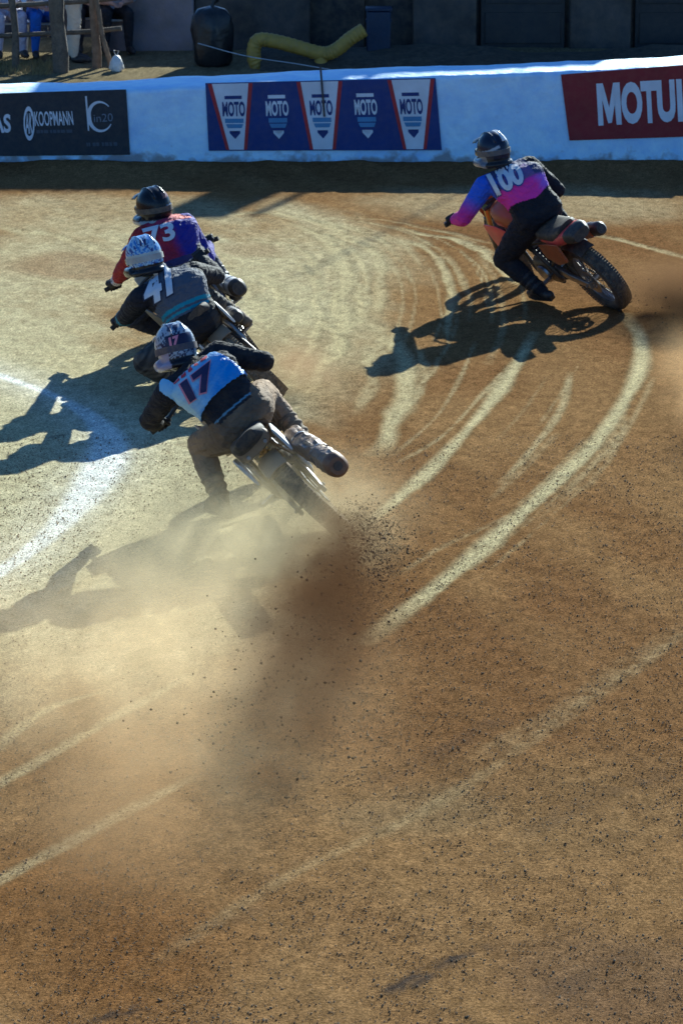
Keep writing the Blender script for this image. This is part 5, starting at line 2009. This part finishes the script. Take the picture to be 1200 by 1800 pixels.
c17 = bike17.c
n = 9000
u = np.r_[rng.random(2200) ** 2.0 * .30, rng.random(n - 2200) ** .75]
P = c17 + np.c_[.34 * np.minimum(u * 5, 1) * (1 - u) - .42 * u, -4.6 * u, 0 * u] + np.c_[rng.normal(0, .05 + .24 * u, n), rng.normal(0, .05 + .35 * u, n), np.abs(rng.normal(.05, .05, n) + (.10 + 1.0 * u * (1.05 - u)) * rng.random(n))]
s = .0017 + .0070 * rng.random(n) ** 9 + .002 * rng.random(n) * (u < .3)
P[:, 2] = np.maximum(P[:, 2], .01)
crumbs("flung_clods", P, s, M_grit, "spray of dark clods thrown up behind the rear wheel of the rider numbered 17")
c100 = bike100.c
n = 500
u = rng.random(n)
P = c100 + np.array([.45, -.9, 0]) * (1.6 * u)[:, None] + np.c_[rng.normal(.05, .05, n) + rng.normal(0, .3, n) * u, rng.normal(0, .1, n), np.abs(rng.normal(.08, .10, n))]
s = .002 + .007 * rng.random(n) ** 4
crumbs("flung_clods", P, s, M_grit, "spray of dark clods thrown up behind the rear wheel of the rider numbered 100")

# ================================================================== DUST
def dust(name, label, c, rad, rotz, dens, col, nscale=2.2, aniso=.35, lo=.36, hi=.62, tilt=0, seed=0.0, shift=0.0):
    mb = MB().ell((0, 0, 0), (1, 1, 1), None, 28, 16)
    m, n, l, p = newmat(name)
    n.remove(p)
    out = n["Material Output"]
    pv = N(n, "ShaderNodeVolumePrincipled")
    pv.inputs["Color"].default_value = (*col, 1)
    pv.inputs["Anisotropy"].default_value = aniso
    tc = N(n, "ShaderNodeTexCoord")
    ln = N(n, "ShaderNodeVectorMath", operation='LENGTH')
    # off-centre core: thick where the tyre throws it up, thin at the far end
    ad = N(n, "ShaderNodeVectorMath", operation='ADD')
    ad.inputs[1].default_value = (0, shift, 0.25)
    l.new(tc.outputs["Object"], ad.inputs[0])
    l.new(tc.outputs["Object"], ln.inputs[0])
    ln2 = N(n, "ShaderNodeVectorMath", operation='LENGTH')
    l.new(ad.outputs[0], ln2.inputs[0])
    fo = N(n, "ShaderNodeMapRange", interpolation_type='SMOOTHSTEP')
    fo.inputs[1].default_value, fo.inputs[2].default_value = .0, .96
    fo.inputs[3].default_value, fo.inputs[4].default_value = 1, 0
    l.new(ln.outputs["Value"], fo.inputs[0])
    f2 = N(n, "ShaderNodeMapRange", interpolation_type='SMOOTHSTEP')
    f2.inputs[1].default_value, f2.inputs[2].default_value = .05, 1.15
    f2.inputs[3].default_value, f2.inputs[4].default_value = 1, .05
    l.new(ln2.outputs["Value"], f2.inputs[0])
    mp = N(n, "ShaderNodeMapping")
    mp.inputs["Scale"].default_value = (rad[0], rad[1], rad[2])
    mp.inputs["Location"].default_value = (seed, seed * .7, seed * 1.3)
    l.new(tc.outputs["Object"], mp.inputs[0])
    no = N(n, "ShaderNodeTexNoise")
    no.inputs["Scale"].default_value = nscale
    no.inputs["Detail"].default_value = 4
    no.inputs["Roughness"].default_value = .55
    no.inputs["Distortion"].default_value = .5
    l.new(mp.outputs[0], no.inputs["Vector"])
    nr = N(n, "ShaderNodeMapRange")
    nr.inputs[1].default_value, nr.inputs[2].default_value = lo, hi
    nr.inputs[3].default_value, nr.inputs[4].default_value = .0, 1
    l.new(no.outputs["Fac"], nr.inputs[0])
    a = N(n, "ShaderNodeMath", operation='MULTIPLY')
    l.new(fo.outputs[0], a.inputs[0])
    l.new(nr.outputs[0], a.inputs[1])
    a2 = N(n, "ShaderNodeMath", operation='MULTIPLY')
    l.new(a.outputs[0], a2.inputs[0])
    l.new(f2.outputs[0], a2.inputs[1])
    b = N(n, "ShaderNodeMath", operation='MULTIPLY')
    b.inputs[1].default_value = dens
    l.new(a2.outputs[0], b.inputs[0])
    l.new(b.outputs[0], pv.inputs["Density"])
    l.new(pv.outputs[0], out.inputs["Volume"])
    o = mb.build("dust_cloud", m, None, 60)
    o.location = c
    o.scale = rad
    o.rotation_euler = (R(tilt), 0, R(rotz))
    o["kind"] = "stuff"
    tag(o, label, "dust")
    return o

dust("roost_17", "thick brown dust plume rising behind the rear wheel of the rider numbered 17", (-.10, 17.3, .32), (.50, 3.7, .44), -4, 5.0, (.11, .055, .024), 5.0, .0, lo=.36, hi=.62, seed=1.9, shift=0)
dust("veil_17", "pale dust veil drifting round the left leg of the rider numbered 17", (-.62, 19.1, .28), (1.35, 2.3, .48), -18, 2.2, (.82, .70, .44), 3.2, .5, lo=.34, seed=4.1)
dust("drift_left", "thin golden dust drifting over the track at the left below the rider numbered 17", (-1.0, 16.7, .26), (1.75, 4.0, .42), 8, 1.0, (.84, .66, .40), 2.6, .5, lo=.32, seed=2.4)
dust("roost_100", "brown dust plume behind the rear wheel of the rider numbered 100", (2.85, 26.45, .24), (.72, 1.2, .40), 30, 18.0, (.26, .15, .07), 2.6, .1, lo=.32, seed=7.7)
dust("drift_right", "thin brown dust drifting at the right edge below the rider numbered 100", (2.75, 22.6, .26), (.75, 3.2, .40), 4, 2.8, (.62, .42, .22), 2.0, .4, seed=3.2)
dust("roost_41", "brown dust puff behind the rear wheel of the rider numbered 41", (-.30, 23.75, .20), (.42, .8, .28), 8, 4.0, (.45, .30, .17), 2.6, .2, seed=9.1, shift=-.2)
dust("drift_front", "thin rust brown dust lying over the track at the lower left", (-1.0, 14.4, .22), (.85, 2.3, .34), 8, 0.9, (.60, .40, .20), 1.6, .2, seed=6.2)
